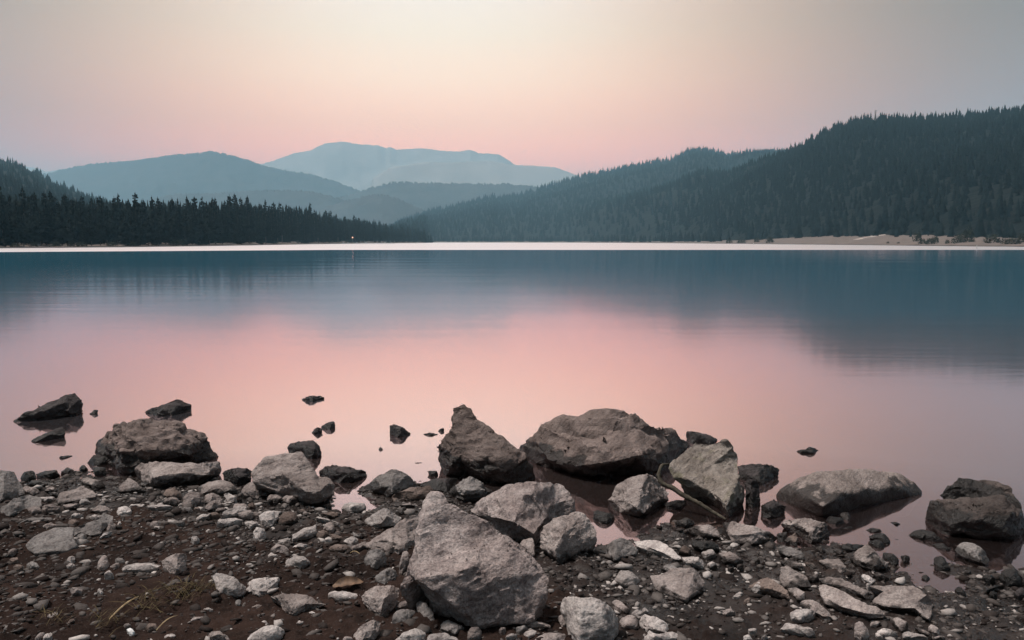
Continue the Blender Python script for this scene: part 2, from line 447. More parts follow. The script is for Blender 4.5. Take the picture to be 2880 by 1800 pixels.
hill('hills', [(820, 660), (900, 590), (980, 561), (1040, 548), (1075, 546), (1110, 555), (1170, 580), (1230, 610), (1330, 660)],
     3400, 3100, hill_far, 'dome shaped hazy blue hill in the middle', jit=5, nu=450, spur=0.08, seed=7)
h_far = hill('hills', [(1000, 676), (1100, 640), (1130, 622), (1200, 600), (1280, 582), (1380, 556), (1420, 558), (1480, 545), (1560, 520), (1640, 496), (1700, 485), (1800, 465), (1880, 452), (1895, 448), (1910, 436), (1940, 426), (1985, 422), (2020, 432), (2050, 440), (2100, 430), (2190, 428), (2300, 430), (2500, 470), (2900, 560)],
     3000, 1.25, hill_near, 'long blue forested ridge rising to the right', jit=3, nu=500, spur=0.10, curve=0.9, seed=8)
h_near = hill('hills', [(1500, 682), (1620, 655), (1720, 620), (1800, 585), (1900, 545), (2000, 505), (2100, 468), (2180, 440), (2250, 415), (2300, 387), (2360, 357), (2420, 340), (2480, 338), (2560, 336), (2640, 334), (2760, 324), (2880, 312), (3100, 300), (3500, 330), (4200, 420)],
     ([1500, 1900, 2300, 3000], [1500, 1250, 950, 900]), 1.3, hill_near, 'steep dark forested hill at the right', jit=1.5, nu=420, spur=0.07, curve=0.85, seed=9)
h_left = hill('hills', [(-900, 330), (-300, 400), (-60, 436), (0, 450), (50, 463), (100, 488), (160, 520), (230, 548), (320, 580), (420, 600), (560, 614), (700, 634), (900, 660)],
     ([-900, 300, 900], [1500, 1600, 1800]), 2.2, hill_near, 'dark forested hill sloping down at the left', jit=1, nu=260, spur=0.06, curve=0.9, seed=10)
h_pt = hill('hills', [(760, 668), (900, 640), (1000, 634), (1080, 643), (1150, 655), (1195, 668), (1215, 681)],
     950, 1.25, hill_near, 'low wooded rise behind the point of land', jit=0.5, nu=120, spur=0.0, seed=12)

# low land along the far shore (left point, middle, right beach)
bank = Mat('dry_bank')
geo = bank.n('ShaderNodeNewGeometry')
n1 = bank.noise(geo.outputs['Position'], 0.12, 4); n2 = bank.noise(geo.outputs['Position'], 1.2, 4)
c = bank.mix(bank.mr(n1, 0.4, 0.6), (0.055, 0.048, 0.040), (0.19, 0.145, 0.125))
c = bank.mix(bank.mr(n2, 0.5, 0.7, 0, 0.5), c, (0.06, 0.058, 0.045))
sp = bank.n('ShaderNodeSeparateXYZ'); bank.l(geo.outputs['Position'], sp.inputs[0])
c = bank.mix(bank.mr(sp.outputs['Z'], 0.35, 0.15), c, (0.025, 0.021, 0.022))
right = bank.mr(sp.outputs['X'], 60, 100)
c = bank.mix(bank.mth('MULTIPLY', right, bank.mr(n1, 0.3, 0.5, 0.5, 0.9)), c, bank.mix(bank.mr(sp.outputs['Z'], 0.3, 0.15), (0.12, 0.094, 0.083), (0.04, 0.034, 0.033)))
bank.l(c, bank.b.inputs['Base Color']); bank.b.inputs['Roughness'].default_value = 0.95
us = np.linspace(-900, 3400, 700)
rows = []
ys0 = shore_y(us)
ys0 = ys0 * (1 + 0.012 * fbm2(us, us * 0, 0.03, 3, 77))
for k, (f, z) in enumerate([(0.0, -0.4), (0.002, 0.02), (0.012, 0.22), (0.05, 0.5), (0.15, 1.0), (0.45, 2.2), (0.9, 3.0), (1.6, 2.0)]):
    y = ys0 * (1 + f)
    x = np.array([px_at(u, 690, yy)[0] for u, yy in zip(us, y)])
    zz = np.full(len(us), z) * np.interp(us, [0, 1200, 1900, 2100, 2300, 2500, 2880], [1, 1, 1, 1.6, 2.6, 2.6, 1.5]) + (0.25 * fbm2(us, us * 0 + k, 0.05, 3, 78) if z > 0.3 else 0)
    rows.append(np.stack([x, y, zz], 1))
V = np.concatenate(rows); nu = len(us); nr = len(rows)
I = np.arange(nr * nu).reshape(nr, nu)
Q = np.stack([I[:-1, :-1].ravel(), I[:-1, 1:].ravel(), I[1:, 1:].ravel(), I[1:, :-1].ravel()], 1)
tag(mesh_obj('shore_land', V, Q, bank.m, smooth=True), 'low bank of land along the far side of the lake', kind='structure')
BANK = np.array(rows)
def bank_pt(u, f):
    """point on the far bank at photo column u, f = share of the distance behind the water line"""
    fs = [0.0, 0.002, 0.012, 0.05, 0.15, 0.45, 0.9, 1.6]
    j = float(np.interp(u, us, np.arange(nu))); j0 = int(min(j, nu - 2)); w = j - j0
    col = BANK[:, j0] * (1 - w) + BANK[:, j0 + 1] * w
    return np.array([np.interp(f, fs, col[:, q]) for q in range(3)])

# the pale track across the right-hand meadow
tp = []
for u, f in [(2405, 0.10), (2420, 0.16), (2450, 0.24), (2490, 0.34), (2530, 0.42), (2560, 0.5)]:
    tp.append(bank_pt(u, f) + np.array([0, 0, 0.12]))
tp = np.array(tp); side = np.array([1.2, 0.0, 0.0])
tv = np.concatenate([tp - side, tp + side]); n_ = len(tp)
tq = [(i, i + n_, i + 1 + n_, i + 1) for i in range(n_ - 1)]
tag(mesh_obj('path', tv, tq, simple_mat('gravel_track', (0.42, 0.36, 0.33), (0.5, 0.44, 0.4), 1.0)), 'pale track curving over the right meadow', kind='structure')

# ------------------------------------------------------------------ conifers
foliage = Mat('pine_foliage')
oi = foliage.n('ShaderNodeObjectInfo'); tcn = foliage.n('ShaderNodeTexCoord')
nn = foliage.noise(tcn.outputs['Object'], 3.0, 3)
c = foliage.mix(foliage.mr(nn, 0.35, 0.65), (0.004, 0.008, 0.0075), (0.012, 0.018, 0.016))
c = foliage.mix(foliage.mth('MULTIPLY', oi.outputs['Random'], 0.5), c, (0.015, 0.019, 0.014))
foliage.l(c, foliage.b.inputs['Base Color']); foliage.b.inputs['Roughness'].default_value = 0.9
foliage.b.inputs['Specular IOR Level'].default_value = 0.1
bark = simple_mat('bark', (0.06, 0.048, 0.042), (0.13, 0.105, 0.09), 2.0)
wood_far = Mat('hill_wood')
geo = wood_far.n('ShaderNodeNewGeometry')
nn = wood_far.noise(geo.outputs['Position'], 0.06, 5, 0.7)
wood_far.l(wood_far.mix(wood_far.mr(nn, 0.35, 0.65), (0.003, 0.0075, 0.009), (0.010, 0.016, 0.017)), wood_far.b.inputs['Base Color'])
wood_far.b.inputs['Roughness'].default_value = 0.95; wood_far.b.inputs['Specular IOR Level'].default_value = 0.05

def tube(path, rad, n=7):
    V, Fc = [], []
    path = [np.array(p, float) for p in path]
    for i, p in enumerate(path):
        d = path[min(i + 1, len(path) - 1)] - path[max(i - 1, 0)]
        d = d / (np.linalg.norm(d) + 1e-9)
        a = np.cross(d, [0, 0, 1.0]) if abs(d[2]) < 0.9 else np.cross(d, [0, 1.0, 0])
        a /= np.linalg.norm(a); b = np.cross(d, a)
        for k in range(n):
            t = 2 * math.pi * k / n
            V.append(p + rad[i] * (math.cos(t) * a + math.sin(t) * b))
    for i in range(len(path) - 1):
        for k in range(n):
            Fc.append((i * n + k, i * n + (k + 1) % n, (i + 1) * n + (k + 1) % n, (i + 1) * n + k))
    Fc.append(tuple(range(n))[::-1]); Fc.append(tuple((len(path) - 1) * n + k for k in range(n)))
    return V, Fc

def crown_mesh(seed, rad=0.17, z0=0.14, power=0.85, gaps=0.12, levels=26):
    r = random.Random(seed); V, Fc = [], []
    for i in range(levels):
        f = i / (levels - 1)
        z = z0 + (1 - z0) * f ** 0.93
        rr = rad * ((1 - f) ** power * 0.95 + 0.03) * (0.7 + 0.6 * r.random())
        if f < 0.15: rr *= 0.75
        nb = max(4, int(9 * (1 - f) + 4)); a0 = r.random() * 6.28
        for k in range(nb):
            if r.random() < gaps: continue
            a = a0 + 6.283 * k / nb + r.uniform(-0.25, 0.25)
            ln = rr * r.uniform(0.65, 1.25)
            dz = -ln * r.uniform(0.05, 0.45) if f < 0.8 else ln * r.uniform(0, 0.6)
            ca, sa = math.cos(a), math.sin(a)
            w = ln * r.uniform(0.30, 0.48)
            zc = z + r.uniform(-0.012, 0.012)
            # a branch spray: stepped leaf-clump triangles along the limb
            for s0, s1, ww in ((0.0, 0.55, 0.75), (0.3, 0.85, 0.85), (0.6, 1.0, 0.6)):
                x0, x1 = ln * s0, ln * s1
                b = len(V); tw = r.uniform(-0.6, 0.6); up = r.uniform(0.0, 0.02)
                V += [(ca * x0, sa * x0, zc + dz * s0 + 0.012),
                      (ca * (x0 + x1) * .55 - sa * w * ww, sa * (x0 + x1) * .55 + ca * w * ww, zc + dz * s1 * 0.7 - 0.02 + tw * w * .4 - up),
                      (ca * x1, sa * x1, zc + dz * s1 + r.uniform(-.008, .012)),
                      (ca * (x0 + x1) * .55 + sa * w * ww, sa * (x0 + x1) * .55 - ca * w * ww, zc + dz * s1 * 0.7 - 0.02 - tw * w * .4 - up)]
                Fc += [(b, b + 1, b + 2), (b, b + 2, b + 3)]
    b = len(V)
    V += [(0.006, 0, 0.94), (-0.004, 0.005, 0.94), (-0.004, -0.005, 0.94), (0, 0, 1.03)]
    Fc += [(b, b + 1, b + 3), (b + 1, b + 2, b + 3), (b + 2, b, b + 3)]
    me = bpy.data.meshes.new('crown'); me.from_pydata(V, [], Fc); me.materials.append(foliage.m)
    return me
CROWNS = [crown_mesh(100 + i, rad=q[0], z0=q[1], power=q[2], gaps=q[3]) for i, q in enumerate(
    [(0.17, .10, .85, .1), (0.145, .12, .75, .12), (0.20, .16, .70, .15), (0.13, .2, .6, .2), (0.185, .08, .95, .08), (0.15, .28, .55, .22), (0.21, .12, .8, .12)])]
tvv, tff = tube([(0, 0, -0.03), (0.003, 0, 0.3), (0, 0.003, 0.7), (0, 0, 0.97)], [0.017, 0.013, 0.007, 0.002], 6)
trunk_me = bpy.data.meshes.new('trunk'); trunk_me.from_pydata([tuple(map(float, p)) for p in tvv], [], tff); trunk_me.materials.append(bark)

def pine(x, y, z, h, w, k, label, group):
    r = empty('pine_tree', (x, y, z)); r.scale = (w * h, w * h, h)
    r.rotation_euler = (0, 0, random.random() * 6.28)
    tag(r, label, 'tree', group)
    for nm, me in (('crown', CROWNS[k]), ('trunk', trunk_me)):
        c = bpy.data.objects.new(nm, me); COL.objects.link(c); c.parent = r
    return r

# tops of the left forest as seen in the photo, column -> row
TOPS_U = [-80, 0, 70, 200, 300, 400, 560, 640, 700, 780, 850, 890, 940, 1000, 1060, 1100, 1150, 1198]
TOPS_V = [560, 552, 556, 566, 572, 566, 572, 570, 574, 580, 584, 592, 606, 616, 630, 636, 642, 650]
cnt = 0
G_LEFT, G_MID, G_PT = 'dark pines at the left end of the far shore', 'dark pines in the middle of the left forest', 'smaller pines towards the tip of the left point'
def forest_label(u):
    if u < 420: return 'dark pine in the tall forest at the left end of the shore', G_LEFT
    if u < 890: return 'dark pine in the solid middle stretch of the left forest', G_MID
    return 'smaller hazy pine towards the tip of the left wooded point', G_PT
plist = []
for row, f in enumerate([0.045, 0.10, 0.17, 0.25]):
    u = -80.0
    while u < 1200:
        y = shore_y(u) * (1 + f)
        hpx = np.interp(u, TOPS_U, TOPS_V)
        basepx = HZ + CAMZ * F / y
        H = (basepx - hpx)
        fr_ = [0.80, 0.92, 1.0, 1.04][row] * random.uniform(0.78, 1.10)
        if random.random() < 0.12: fr_ *= 1.09
        plist.append((u + random.uniform(-5, 5), f * random.uniform(0.85, 1.15), min(H * fr_, H * 1.13), row))
        u += H * [0.155, 0.15, 0.15, 0.18][row] * random.uniform(0.8, 1.3)
special = {}
for (u, f, hp, row) in plist:
    uu = min(max(u, -90), 1195)
    if cnt >= 300: break
    p = bank_pt(uu, f)
    h = hp / F * p[1]
    lab, grp = forest_label(uu)
    pine(p[0], p[1], p[2] - 0.2, h, random.uniform(0.85, 1.25), random.randrange(len(CROWNS)), lab, grp)
    cnt += 1
print('pines', cnt, 'planned', len(plist))
p = bank_pt(72, 0.12)
pine(p[0], p[1], p[2], 158 / F * p[1], 1.1, 0, 'tallest dark pine standing clear above the left end of the forest', None)
p = bank_pt(648, 0.10)
pine(p[0], p[1], p[2], 128 / F * p[1], 1.2, 4, 'pine with a tall pointed top above the right half of the left forest', None)
p = bank_pt(928, 0.05)
pine(p[0], p[1], p[2], 88 / F * p[1], 1.0, 1, 'slim pine standing alone in the gap right of the dense forest', None)
p = bank_pt(1193, 0.02)
pine(p[0], p[1], p[2], 40 / F * p[1], 1.1, 0, 'last small pine at the very tip of the left wooded point', None)

# low-poly conifers merged into one mesh for hillside woods too many to count
def lowtree_template(seed):
    r = random.Random(seed); V, Fc = [], []
    n = 6
    for i, (z0, z1, rr) in enumerate([(0.05, 0.5, 0.20), (0.28, 0.72, 0.16), (0.5, 0.88, 0.115), (0.7, 1.02, 0.065)]):
        b = len(V); V.append((0, 0, z1)); a0 = r.random() * 6
        for k in range(n):
            a = a0 + 6.283 * k / n; q = rr * r.uniform(0.6, 1.25)
            V.append((math.cos(a) * q, math.sin(a) * q, z0 + r.uniform(-0.03, 0.05)))
        for k in range(n): Fc.append((b, b + 1 + k, b + 1 + (k + 1) % n))
    return np.array(V), np.array(Fc)
LT = [lowtree_template(i) for i in range(6)]
def wood(name, pts, hs, label, mat=None):
    Vs, Fs, off = [], [], 0
    kk = rng.integers(0, 6, len(pts)); an = rng.random(len(pts)) * 6.28; ww = rng.uniform(0.85, 1.35, len(pts))
    for i in range(len(pts)):
        tv, tf = LT[kk[i]]
        c, s = math.cos(an[i]), math.sin(an[i]); h = hs[i]; w = h * ww[i]
        v = np.empty_like(tv)
        v[:, 0] = (tv[:, 0] * c - tv[:, 1] * s) * w + pts[i, 0]
        v[:, 1] = (tv[:, 0] * s + tv[:, 1] * c) * w + pts[i, 1]
        v[:, 2] = tv[:, 2] * h + pts[i, 2]
        Vs.append(v); Fs.append(tf + off); off += len(tv)
    o = mesh_obj(name, np.concatenate(Vs), np.concatenate(Fs), mat or wood_far.m)
    return tag(o, label, 'trees', kind='stuff')
def scatter_hill(rows, n, hm, ridge_n, hr):
    nr, nu, _ = rows.shape; P, H = [], []
    for q in range(n + ridge_n):
        fj = (rng.random() ** 0.8) * (nr - 1.001) if q < n else nr - 1.001 - rng.random() * 0.7
        fu = rng.random() * (nu - 1.001)
        j, i = int(fj), int(fu); a, b = fj - j, fu - i
        p = (rows[j, i] * (1 - a) * (1 - b) + rows[j, i + 1] * (1 - a) * b + rows[j + 1, i] * a * (1 - b) + rows[j + 1, i + 1] * a * b)
        sx = abs(p[0] / p[1])
        if sx > 0.72: continue
        P.append(p - np.array([0, 0, 0.6])); H.append((hm if q < n else hr) * rng.uniform(0.55, 1.25))
    return np.array(P), np.array(H)
P_, H_ = scatter_hill(h_near, 13000, 8.0, 420, 9.0)
wood('pine_wood', P_, H_, 'dense pine wood covering the steep right hill')
P_, H_ = scatter_hill(h_far, 11000, 13.0, 900, 18.0)
wood('pine_wood', P_, H_, 'hazy pine wood along the long ridge at right')
P_, H_ = scatter_hill(h_left, 4500, 9.5, 260, 13.0)
wood('pine_wood', P_, H_, 'hazy pine wood on the sloping left hill')
P_, H_ = scatter_hill(h_pt, 500, 9.0, 60, 9.0)
wood('pine_wood', P_, H_, 'hazy pine wood on the rise behind the point')
# shore woods along the middle and right
P_, H_ = [], []
for q in range(3600):
    u = rng.uniform(1195, 3000); f = rng.uniform(0.12, 0.9)
    if u > 2030 and f < 0.42: continue
    p = bank_pt(u, f); P_.append(p - np.array([0, 0, 0.4])); H_.append(rng.uniform(5.5, 10.5) * (1.1 if u > 2030 else 1))
wood('pine_wood', np.array(P_), np.array(H_), 'pine wood at the foot of the right hills behind the far shore')
P_, H_ = [], []
for q in range(1300):
    u = rng.uniform(-90, 1190); f = rng.uniform(0.3, 0.55)
    p = bank_pt(u, f)
    hp = (HZ + CAMZ * F / p[1] - np.interp(u, TOPS_U, TOPS_V)) / F * p[1]
    P_.append(p - np.array([0, 0, 0.4])); H_.append(hp * rng.uniform(0.6, 0.95))
wood('pine_wood', np.array(P_), np.array(H_), 'deep interior of the dark left forest behind the front pines')

# shrubs on the far banks
shrub_mat = simple_mat('shrub_leaves', (0.022, 0.030, 0.024), (0.055, 0.062, 0.045), 1.5)
def shrub_mesh(seed):
    r = random.Random(seed); V, Fc = [], []
    for q in range(420):
        a = r.random() * 6.283; e_ = math.asin(r.random()); rr = 0.5 * r.uniform(0.65, 1.0) * (1 + 0.25 * math.sin(3 * a + seed))
        p = np.array([math.cos(a) * math.cos(e_) * rr, math.sin(a) * math.cos(e_) * rr, math.sin(e_) * rr * 1.5])
        b = len(V)
        for k in range(3): V.append(tuple(p + np.array([r.uniform(-.09, .09), r.uniform(-.09, .09), r.uniform(-.09, .09)])))
        Fc.append((b, b + 1, b + 2))
    me = bpy.data.meshes.new('shrub'); me.from_pydata(V, [], Fc); me.materials.append(shrub_mat)
    return me
SHR = [shrub_mesh(i) for i in range(4)]
def shrub(u, f, hpx, wpx, label, group=None):
    p = bank_pt(u, f)
    o = bpy.data.objects.new('shrub', SHR[random.randrange(4)]); COL.objects.link(o)
    o.location = tuple(p - np.array([0, 0, 0.05])); k = p[1] / F
    o.scale = (wpx * k, wpx * k, hpx * k / 0.75); o.rotation_euler = (0, 0, random.random() * 6)
    tag(o, label, 'shrub', group)
for u, f, h, w, lab in [
    (2050, .02, 12, 18, 'leftmost rounded shrub on the right-hand meadow'), (2085, .03, 9, 26, 'low wide shrub beside the leftmost meadow shrub'),
    (2128, .06, 12, 16, 'pair-forming shrub left of the pale bank'), (2165, .03, 17, 22, 'taller dark shrub at the left end of the pale bank'),
    (2497, .02, 6, 8, 'tiny shrub in front of the pale track'), (2527, .02, 5, 8, 'tiny shrub right of the pale track'),
    (2580, .08, 26, 24, 'tall dark shrub where the pale meadow ends'), (2594, .02, 14, 22, 'round shrub in front of the tall meadow-end shrub'),
    (2616, .02, 16, 30, 'wide round shrub at the waterside right of the meadow'), (2630, .06, 18, 22, 'shrub just behind the wide waterside shrub'),
    (2664, .03, 12, 12, 'small lone shrub in the last pale gap of meadow'), (2692, .04, 22, 30, 'bushy dark shrub left of the white marker post'),
    (2720, .08, 40, 36, 'big dark shrub left of the marker post'), (2790, .08, 24, 40, 'broad shrub right of the marker post'),
    (2842, .04, 18, 50, 'low spreading shrub near the right edge'), (2875, .08, 26, 30, 'shrub at the right edge of the photo')]:
    shrub(u, f, h, w, lab)
for u in (40, 95, 150, 205, 232, 310, 370, 440, 480, 505, 520): 
    shrub(u + random.uniform(-8, 8), .022, random.uniform(10, 20), random.uniform(20, 34), 'pale green waterside shrub under the left forest', 'waterside shrubs under the left forest')

# lamp post, dock, moored boats, marker buoys, mast
metal = simple_mat('grey_metal', (0.30, 0.30, 0.30), (0.4, 0.4, 0.4), 5, rough=0.6)
white = simple_mat('white_paint', (0.72, 0.72, 0.72), (0.8, 0.8, 0.8), 3, rough=0.5)
glow = Mat('lamp_glow'); glow.b.inputs['Emission Color'].default_value = (1.0, 0.42, 0.25, 1); glow.b.inputs['Emission Strength'].default_value = 6
def bx(V, Fc, c, s, rot=0.0):
    b = len(V); ca, sa = math.cos(rot), math.sin(rot)
    for dz in (-1, 1):
        for dx, dy in ((-1, -1), (1, -1), (1, 1), (-1, 1)):
            x, y = dx * s[0] / 2, dy * s[1] / 2
            V.append((c[0] + x * ca - y * sa, c[1] + x * sa + y * ca, c[2] + dz * s[2] / 2))
    for q in ((0, 3, 2, 1), (4, 5, 6, 7), (0, 1, 5, 4), (1, 2, 6, 5), (2, 3, 7, 6), (3, 0, 4, 7)): Fc.append(tuple(b + i for i in q))
p = bank_pt(992, 0.012)
lamp = empty('street_lamp', tuple(p)); tag(lamp, 'lit orange lamp on a pole at the boat ramp under the left forest', 'lamp')
k = p[1] / F
v_, f_ = tube([(0, 0, -0.2), (0, 0, 14 * k), (0, -0.3 * k, 15.5 * k)], [0.35 * k, 0.25 * k, 0.25 * k]); mesh_obj('pole', v_, f_, metal, lamp)
bm = bmesh.new(); bmesh.ops.create_uvsphere(bm, u_segments=12, v_segments=8, radius=1.5 * k); me = bpy.data.meshes.new('lamp_head'); bm.to_mesh(me); bm.free(); me.materials.append(glow.m)
lh = bpy.data.objects.new('lamp_head', me); COL.objects.link(lh); lh.parent = lamp; lh.location = (0, -0.4 * k, 16 * k); lh.scale = (1, 1, 0.8)
# floating dock
yd = float(shore_y(1000)) * 0.985
k = yd / F
xa, xb = px_at(1012, 684, yd)[0], px_at(1110, 684, yd)[0]
dock = empty('dock', ((xa + xb) / 2, yd, 0)); tag(dock, 'long low grey floating dock on the water below the lamp', 'dock')
V, Fc = [], []; bx(V, Fc, (0, 0, 0.25), (xb - xa, 2.0, 0.3)); mesh_obj('deck', V, Fc, white, dock)
for q in range(9):
    V, Fc = [], []; bx(V, Fc, ((q / 8 - 0.5) * (xb - xa) * 0.98, 1.1, 0.7), (0.25, 0.25, 2.0)); mesh_obj('piling', V, Fc, metal, dock)
def boat(u, v, wpx, label, cover=False):
    y = float(shore_y(u)) * 0.975; k = y / F; x = px_at(u, v, y)[0]; Lh = wpx * k
    r = empty('boat', (x, y, 0)); tag(r, label, 'boat', 'small boats moored by the dock')
    V, Fc = [], []
    st = [(-0.5, 0.10, 0.30), (-0.3, 0.16, 0.26), (0.0, 0.17, 0.26), (0.3, 0.12, 0.30), (0.5, 0.01, 0.38)]
    for s, w, h in st:
        for yy, zz in ((-w, h), (-w * .6, -0.05), (w * .6, -0.05), (w, h)):
            V.append((s * Lh, yy * Lh, zz * Lh * 0.45))
    for i in range(4):
        for j in range(3): a = i * 4 + j; Fc.append((a, a + 4, a + 5, a + 1))
    Fc.append((0, 1, 2, 3)); Fc.append((16, 19, 18, 17))
    for i in range(4): Fc.append((i * 4 + 3, i * 4 + 7, i * 4 + 4, i * 4))
    mesh_obj('hull', V, Fc, white, r)
    V, Fc = [], []; bx(V, Fc, (0.05 * Lh, 0, 0.2 * Lh), (0.28 * Lh, 0.2 * Lh, 0.14 * Lh)); mesh_obj('cabin' if not cover else 'cover', V, Fc, metal if cover else white, r)
for i, (u, w, lab) in enumerate([(965, 12, 'small white boat at the left end of the dock'), (978, 12, 'white boat moored directly left of the lamp'), (1002, 14, 'white boat moored just right of the lamp'),
                 (1028, 13, 'white boat at the left third of the dock'), (1060, 10, 'small grey covered boat in the middle of the dock'), (1082, 10, 'small white boat right of the covered one'), (1100, 9, 'small boat at the right end of the dock')]):
    boat(u, 684, w, lab, i == 4)
def buoy(u, v, hpx, label, y=None):
    y = CAMZ * F / (v - HZ); k = y / F; x = px_at(u, v, y)[0]
    v_, f_ = tube([(0, 0, -0.3), (0, 0, 0.55 * hpx * k), (0, 0, 0.75 * hpx * k), (0, 0, hpx * k)], [1.1 * k, 1.1 * k, 0.5 * k, 0.5 * k], 10)
    o = mesh_obj('marker_buoy', v_, f_, white, loc=(x, y, 0)); tag(o, label, 'buoy')
buoy(1168, 685, 4.0, 'left one of two tiny white buoys off the wooded point'); buoy(1174, 685, 5.0, 'right one of two tiny white buoys off the wooded point')
buoy(2119, 688, 4.5, 'tiny white buoy off the right meadow'); buoy(2747, 699, 9, 'white marker post standing in the water near the right shore')
# bare mast on the right ridge
xm, zm = px_at(2461, 338, 900)
mast = empty('radio_mast', (xm, 900, zm - 1)); tag(mast, 'thin lattice mast rising above the trees on the right ridge', 'mast')
V, Fc = [], []
for sx, sy in ((-.5, -.5), (.5, -.5), (.5, .5), (-.5, .5)): bx(V, Fc, (sx, sy, 6), (0.14, 0.14, 12))
for q in range(8):
    bx(V, Fc, (0, -.5, 1 + q * 1.5), (1.0, 0.1, 0.12)); bx(V, Fc, (0, .5, 1 + q * 1.5), (1.0, 0.1, 0.12))
mesh_obj('tower_frame', V, Fc, metal, mast)
for q in (9.5, 11.2):
    V, Fc = [], []; bx(V, Fc, (0, -0.8, q), (2.2, 0.4, 0.5)); mesh_obj('antenna', V, Fc, metal, mast)

# ------------------------------------------------------------------ rocks
REG = {'A': (0, 1080, 2.1), 'B': (720, 1080, 2.1), 'C': (1440, 1080, 2.1), 'D': (2160, 1080, 2.1), 'E': (1100, 1360, 3.436), 'F': (0, 1300, 5.5),
       'G': (440, 1300, 5.5), 'H': (0, 1540, 5.5), 'I': (440, 1540, 5.5), 'J': (880, 1300, 5.817), 'K': (2080, 1440, 4.2), 'L': (2440, 1440, 4.2), 'S': (0, 0, 1.0)}
def conv(reg, pts):
    ox, oy, s = REG[reg]
    return [(p[0] / s + ox, p[1] / s + oy, *p[2:]) for p in pts]

PLACED = []   # (u0,v0,u1,v1)
NROCK = [0]
def rock(pts, inner=None, tone='mid', name='rock', tilt=55, thick=0.5, zb=None, hang=False, rnd=1, res=14, amp=0.035, seed=None, skirt=None, bulge=0.10):
    NROCK[0] += 1
    seed = seed or NROCK[0] * 7 + 3
    r = random.Random(seed)
    us_ = [p[0] for p in pts]; vs_ = [p[1] for p in pts]
    u0, u1, v0, v1 = min(us_), max(us_), min(vs_), max(vs_)
    PLACED.append((u0, v0, u1, v1))
    ulow = us_[vs_.index(v1)]
    xb0, yb0, zb0 = hit(ulow, v1, zb)
    Wm = (u1 - u0) / F * yb0
    Hm = (v1 - v0) / F * yb0
    size = max(Wm, Hm)
    # contact line with the ground, column by column
    n = len(pts)
    cu = np.linspace(u0 + 0.5, u1 - 0.5, 21); cy = []; cz = []
    for u in cu:
        vm = -1e9
        for i in range(n):
            (ua, va), (ub, vb) = pts[i][:2], pts[(i + 1) % n][:2]
            if (ua - u) * (ub - u) <= 0 and ua != ub:
                vm = max(vm, va + (vb - va) * (u - ua) / (ub - ua))
        if vm < -1e8: vm = v1
        h_ = hit(u, vm, zb)
        cy.append(min(h_[1], yb0 + 0.6 * Wm)); cz.append(h_[2] if zb is None else zb)
    cy = np.array(cy); cz = np.array(cz)
    if hang: cy[:] = yb0; cz[:] = zb0
    cy = np.convolve(np.pad(cy, 1, mode='edge'), np.ones(3) / 3, 'valid')
    ct = 1.0 / math.tan(R(tilt))
    def P3(u, v, d=0.0):
        rr = ray(u, v); yb = float(np.interp(u, cu, cy)); zg = float(np.interp(u, cu, cz))
        t = (yb + (CAMZ - zg) * ct) / (rr[1] - rr[2] * ct)
        t -= d * size / np.linalg.norm(rr)
        return np.array([0, 0, CAMZ]) + rr * t
    cxm, cvm = sum(us_) / n, sum(vs_) / n
    if inner is None:
        wv = v1 - v0; wu = u1 - u0; k = r.uniform(0.42, 0.62)
        line = []
        for q in range(5):
            uu = u0 + wu * (0.08 + 0.84 * q / 4)
            line.append((uu, v0 + wv * (k + r.uniform(-0.10, 0.10) + 0.10 * math.sin(q * 1.3 + r.random() * 3)), bulge * (0.25 + math.sin(math.pi * (0.1 + 0.8 * q / 4))) * r.uniform(0.75, 1.2)))
        inner = [line, [(cxm + r.uniform(-.15, .15) * wu, v0 + wv * 0.22, bulge * 0.45), line[r.choice((1, 2, 3))]],
                 [line[2], (cxm + r.uniform(-.2, .2) * wu, v0 + wv * 0.85, bulge * 0.7)]]
    vc = [Vector((p[0], -p[1])) for p in pts]; dd = [0.0] * n; edges = []
    def inside(u, v):
        c_ = False
        for i in range(n):
            (ua, va), (ub, vb) = pts[i][:2], pts[i - 1][:2]
            if (va > v) != (vb > v) and u < (ub - ua) * (v - va) / (vb - va) + ua: c_ = not c_
        return c_
    key = {}
    for ln in inner:
        prev = None
        for (u, v, d) in ln:
            kq = (round(u, 1), round(v, 1))
            if kq in key: j = key[kq]
            else:
                ok = False
                uu, vv = u, v
                for _ in range(12):
                    if inside(uu, vv): ok = True; break
                    uu += (cxm - uu) * 0.08; vv += (cvm - vv) * 0.08
                if not ok: prev = None; continue
                uu += (cxm - uu) * 0.02; vv += (cvm - vv) * 0.02
                j = len(vc); vc.append(Vector((uu, -vv))); dd.append(d); key[kq] = j
            if prev is not None and prev != j: edges.append((prev, j))
            prev = j
    area = sum(pts[i][0] * pts[(i + 1) % n][1] - pts[(i + 1) % n][0] * pts[i][1] for i in range(n))
    edges += [(i, (i + 1) % n) for i in range(n)]
    out = geometry.delaunay_2d_cdt(vc, edges, [], 0, 1e-3, True)
    ov, oe, of, ovo = out[0], out[1], out[2], out[3]
    bm = bmesh.new(); bv = []
    for i, p in enumerate(ov):
        d = dd[ovo[i][0]] if len(ovo[i]) else 0.03
        bv.append(bm.verts.new(P3(p.x, -p.y, d)))
    for f in of:
        if not inside(sum(ov[i].x for i in f) / len(f), -sum(ov[i].y for i in f) / len(f)): continue
        try: bm.faces.new([bv[i] for i in f])
        except ValueError: pass
    loose = [v for v in bm.verts if not v.link_faces]
    if loose: bmesh.ops.delete(bm, geom=loose, context='VERTS')
    be = [e_ for e_ in bm.edges if len(e_.link_faces) == 1]
    bverts = list({v for e_ in be for v in e_.verts})
    c = sum((v.co for v in bverts), Vector()) / len(bverts)
    hd = Vector((c.x, c.y, 0)).normalized()
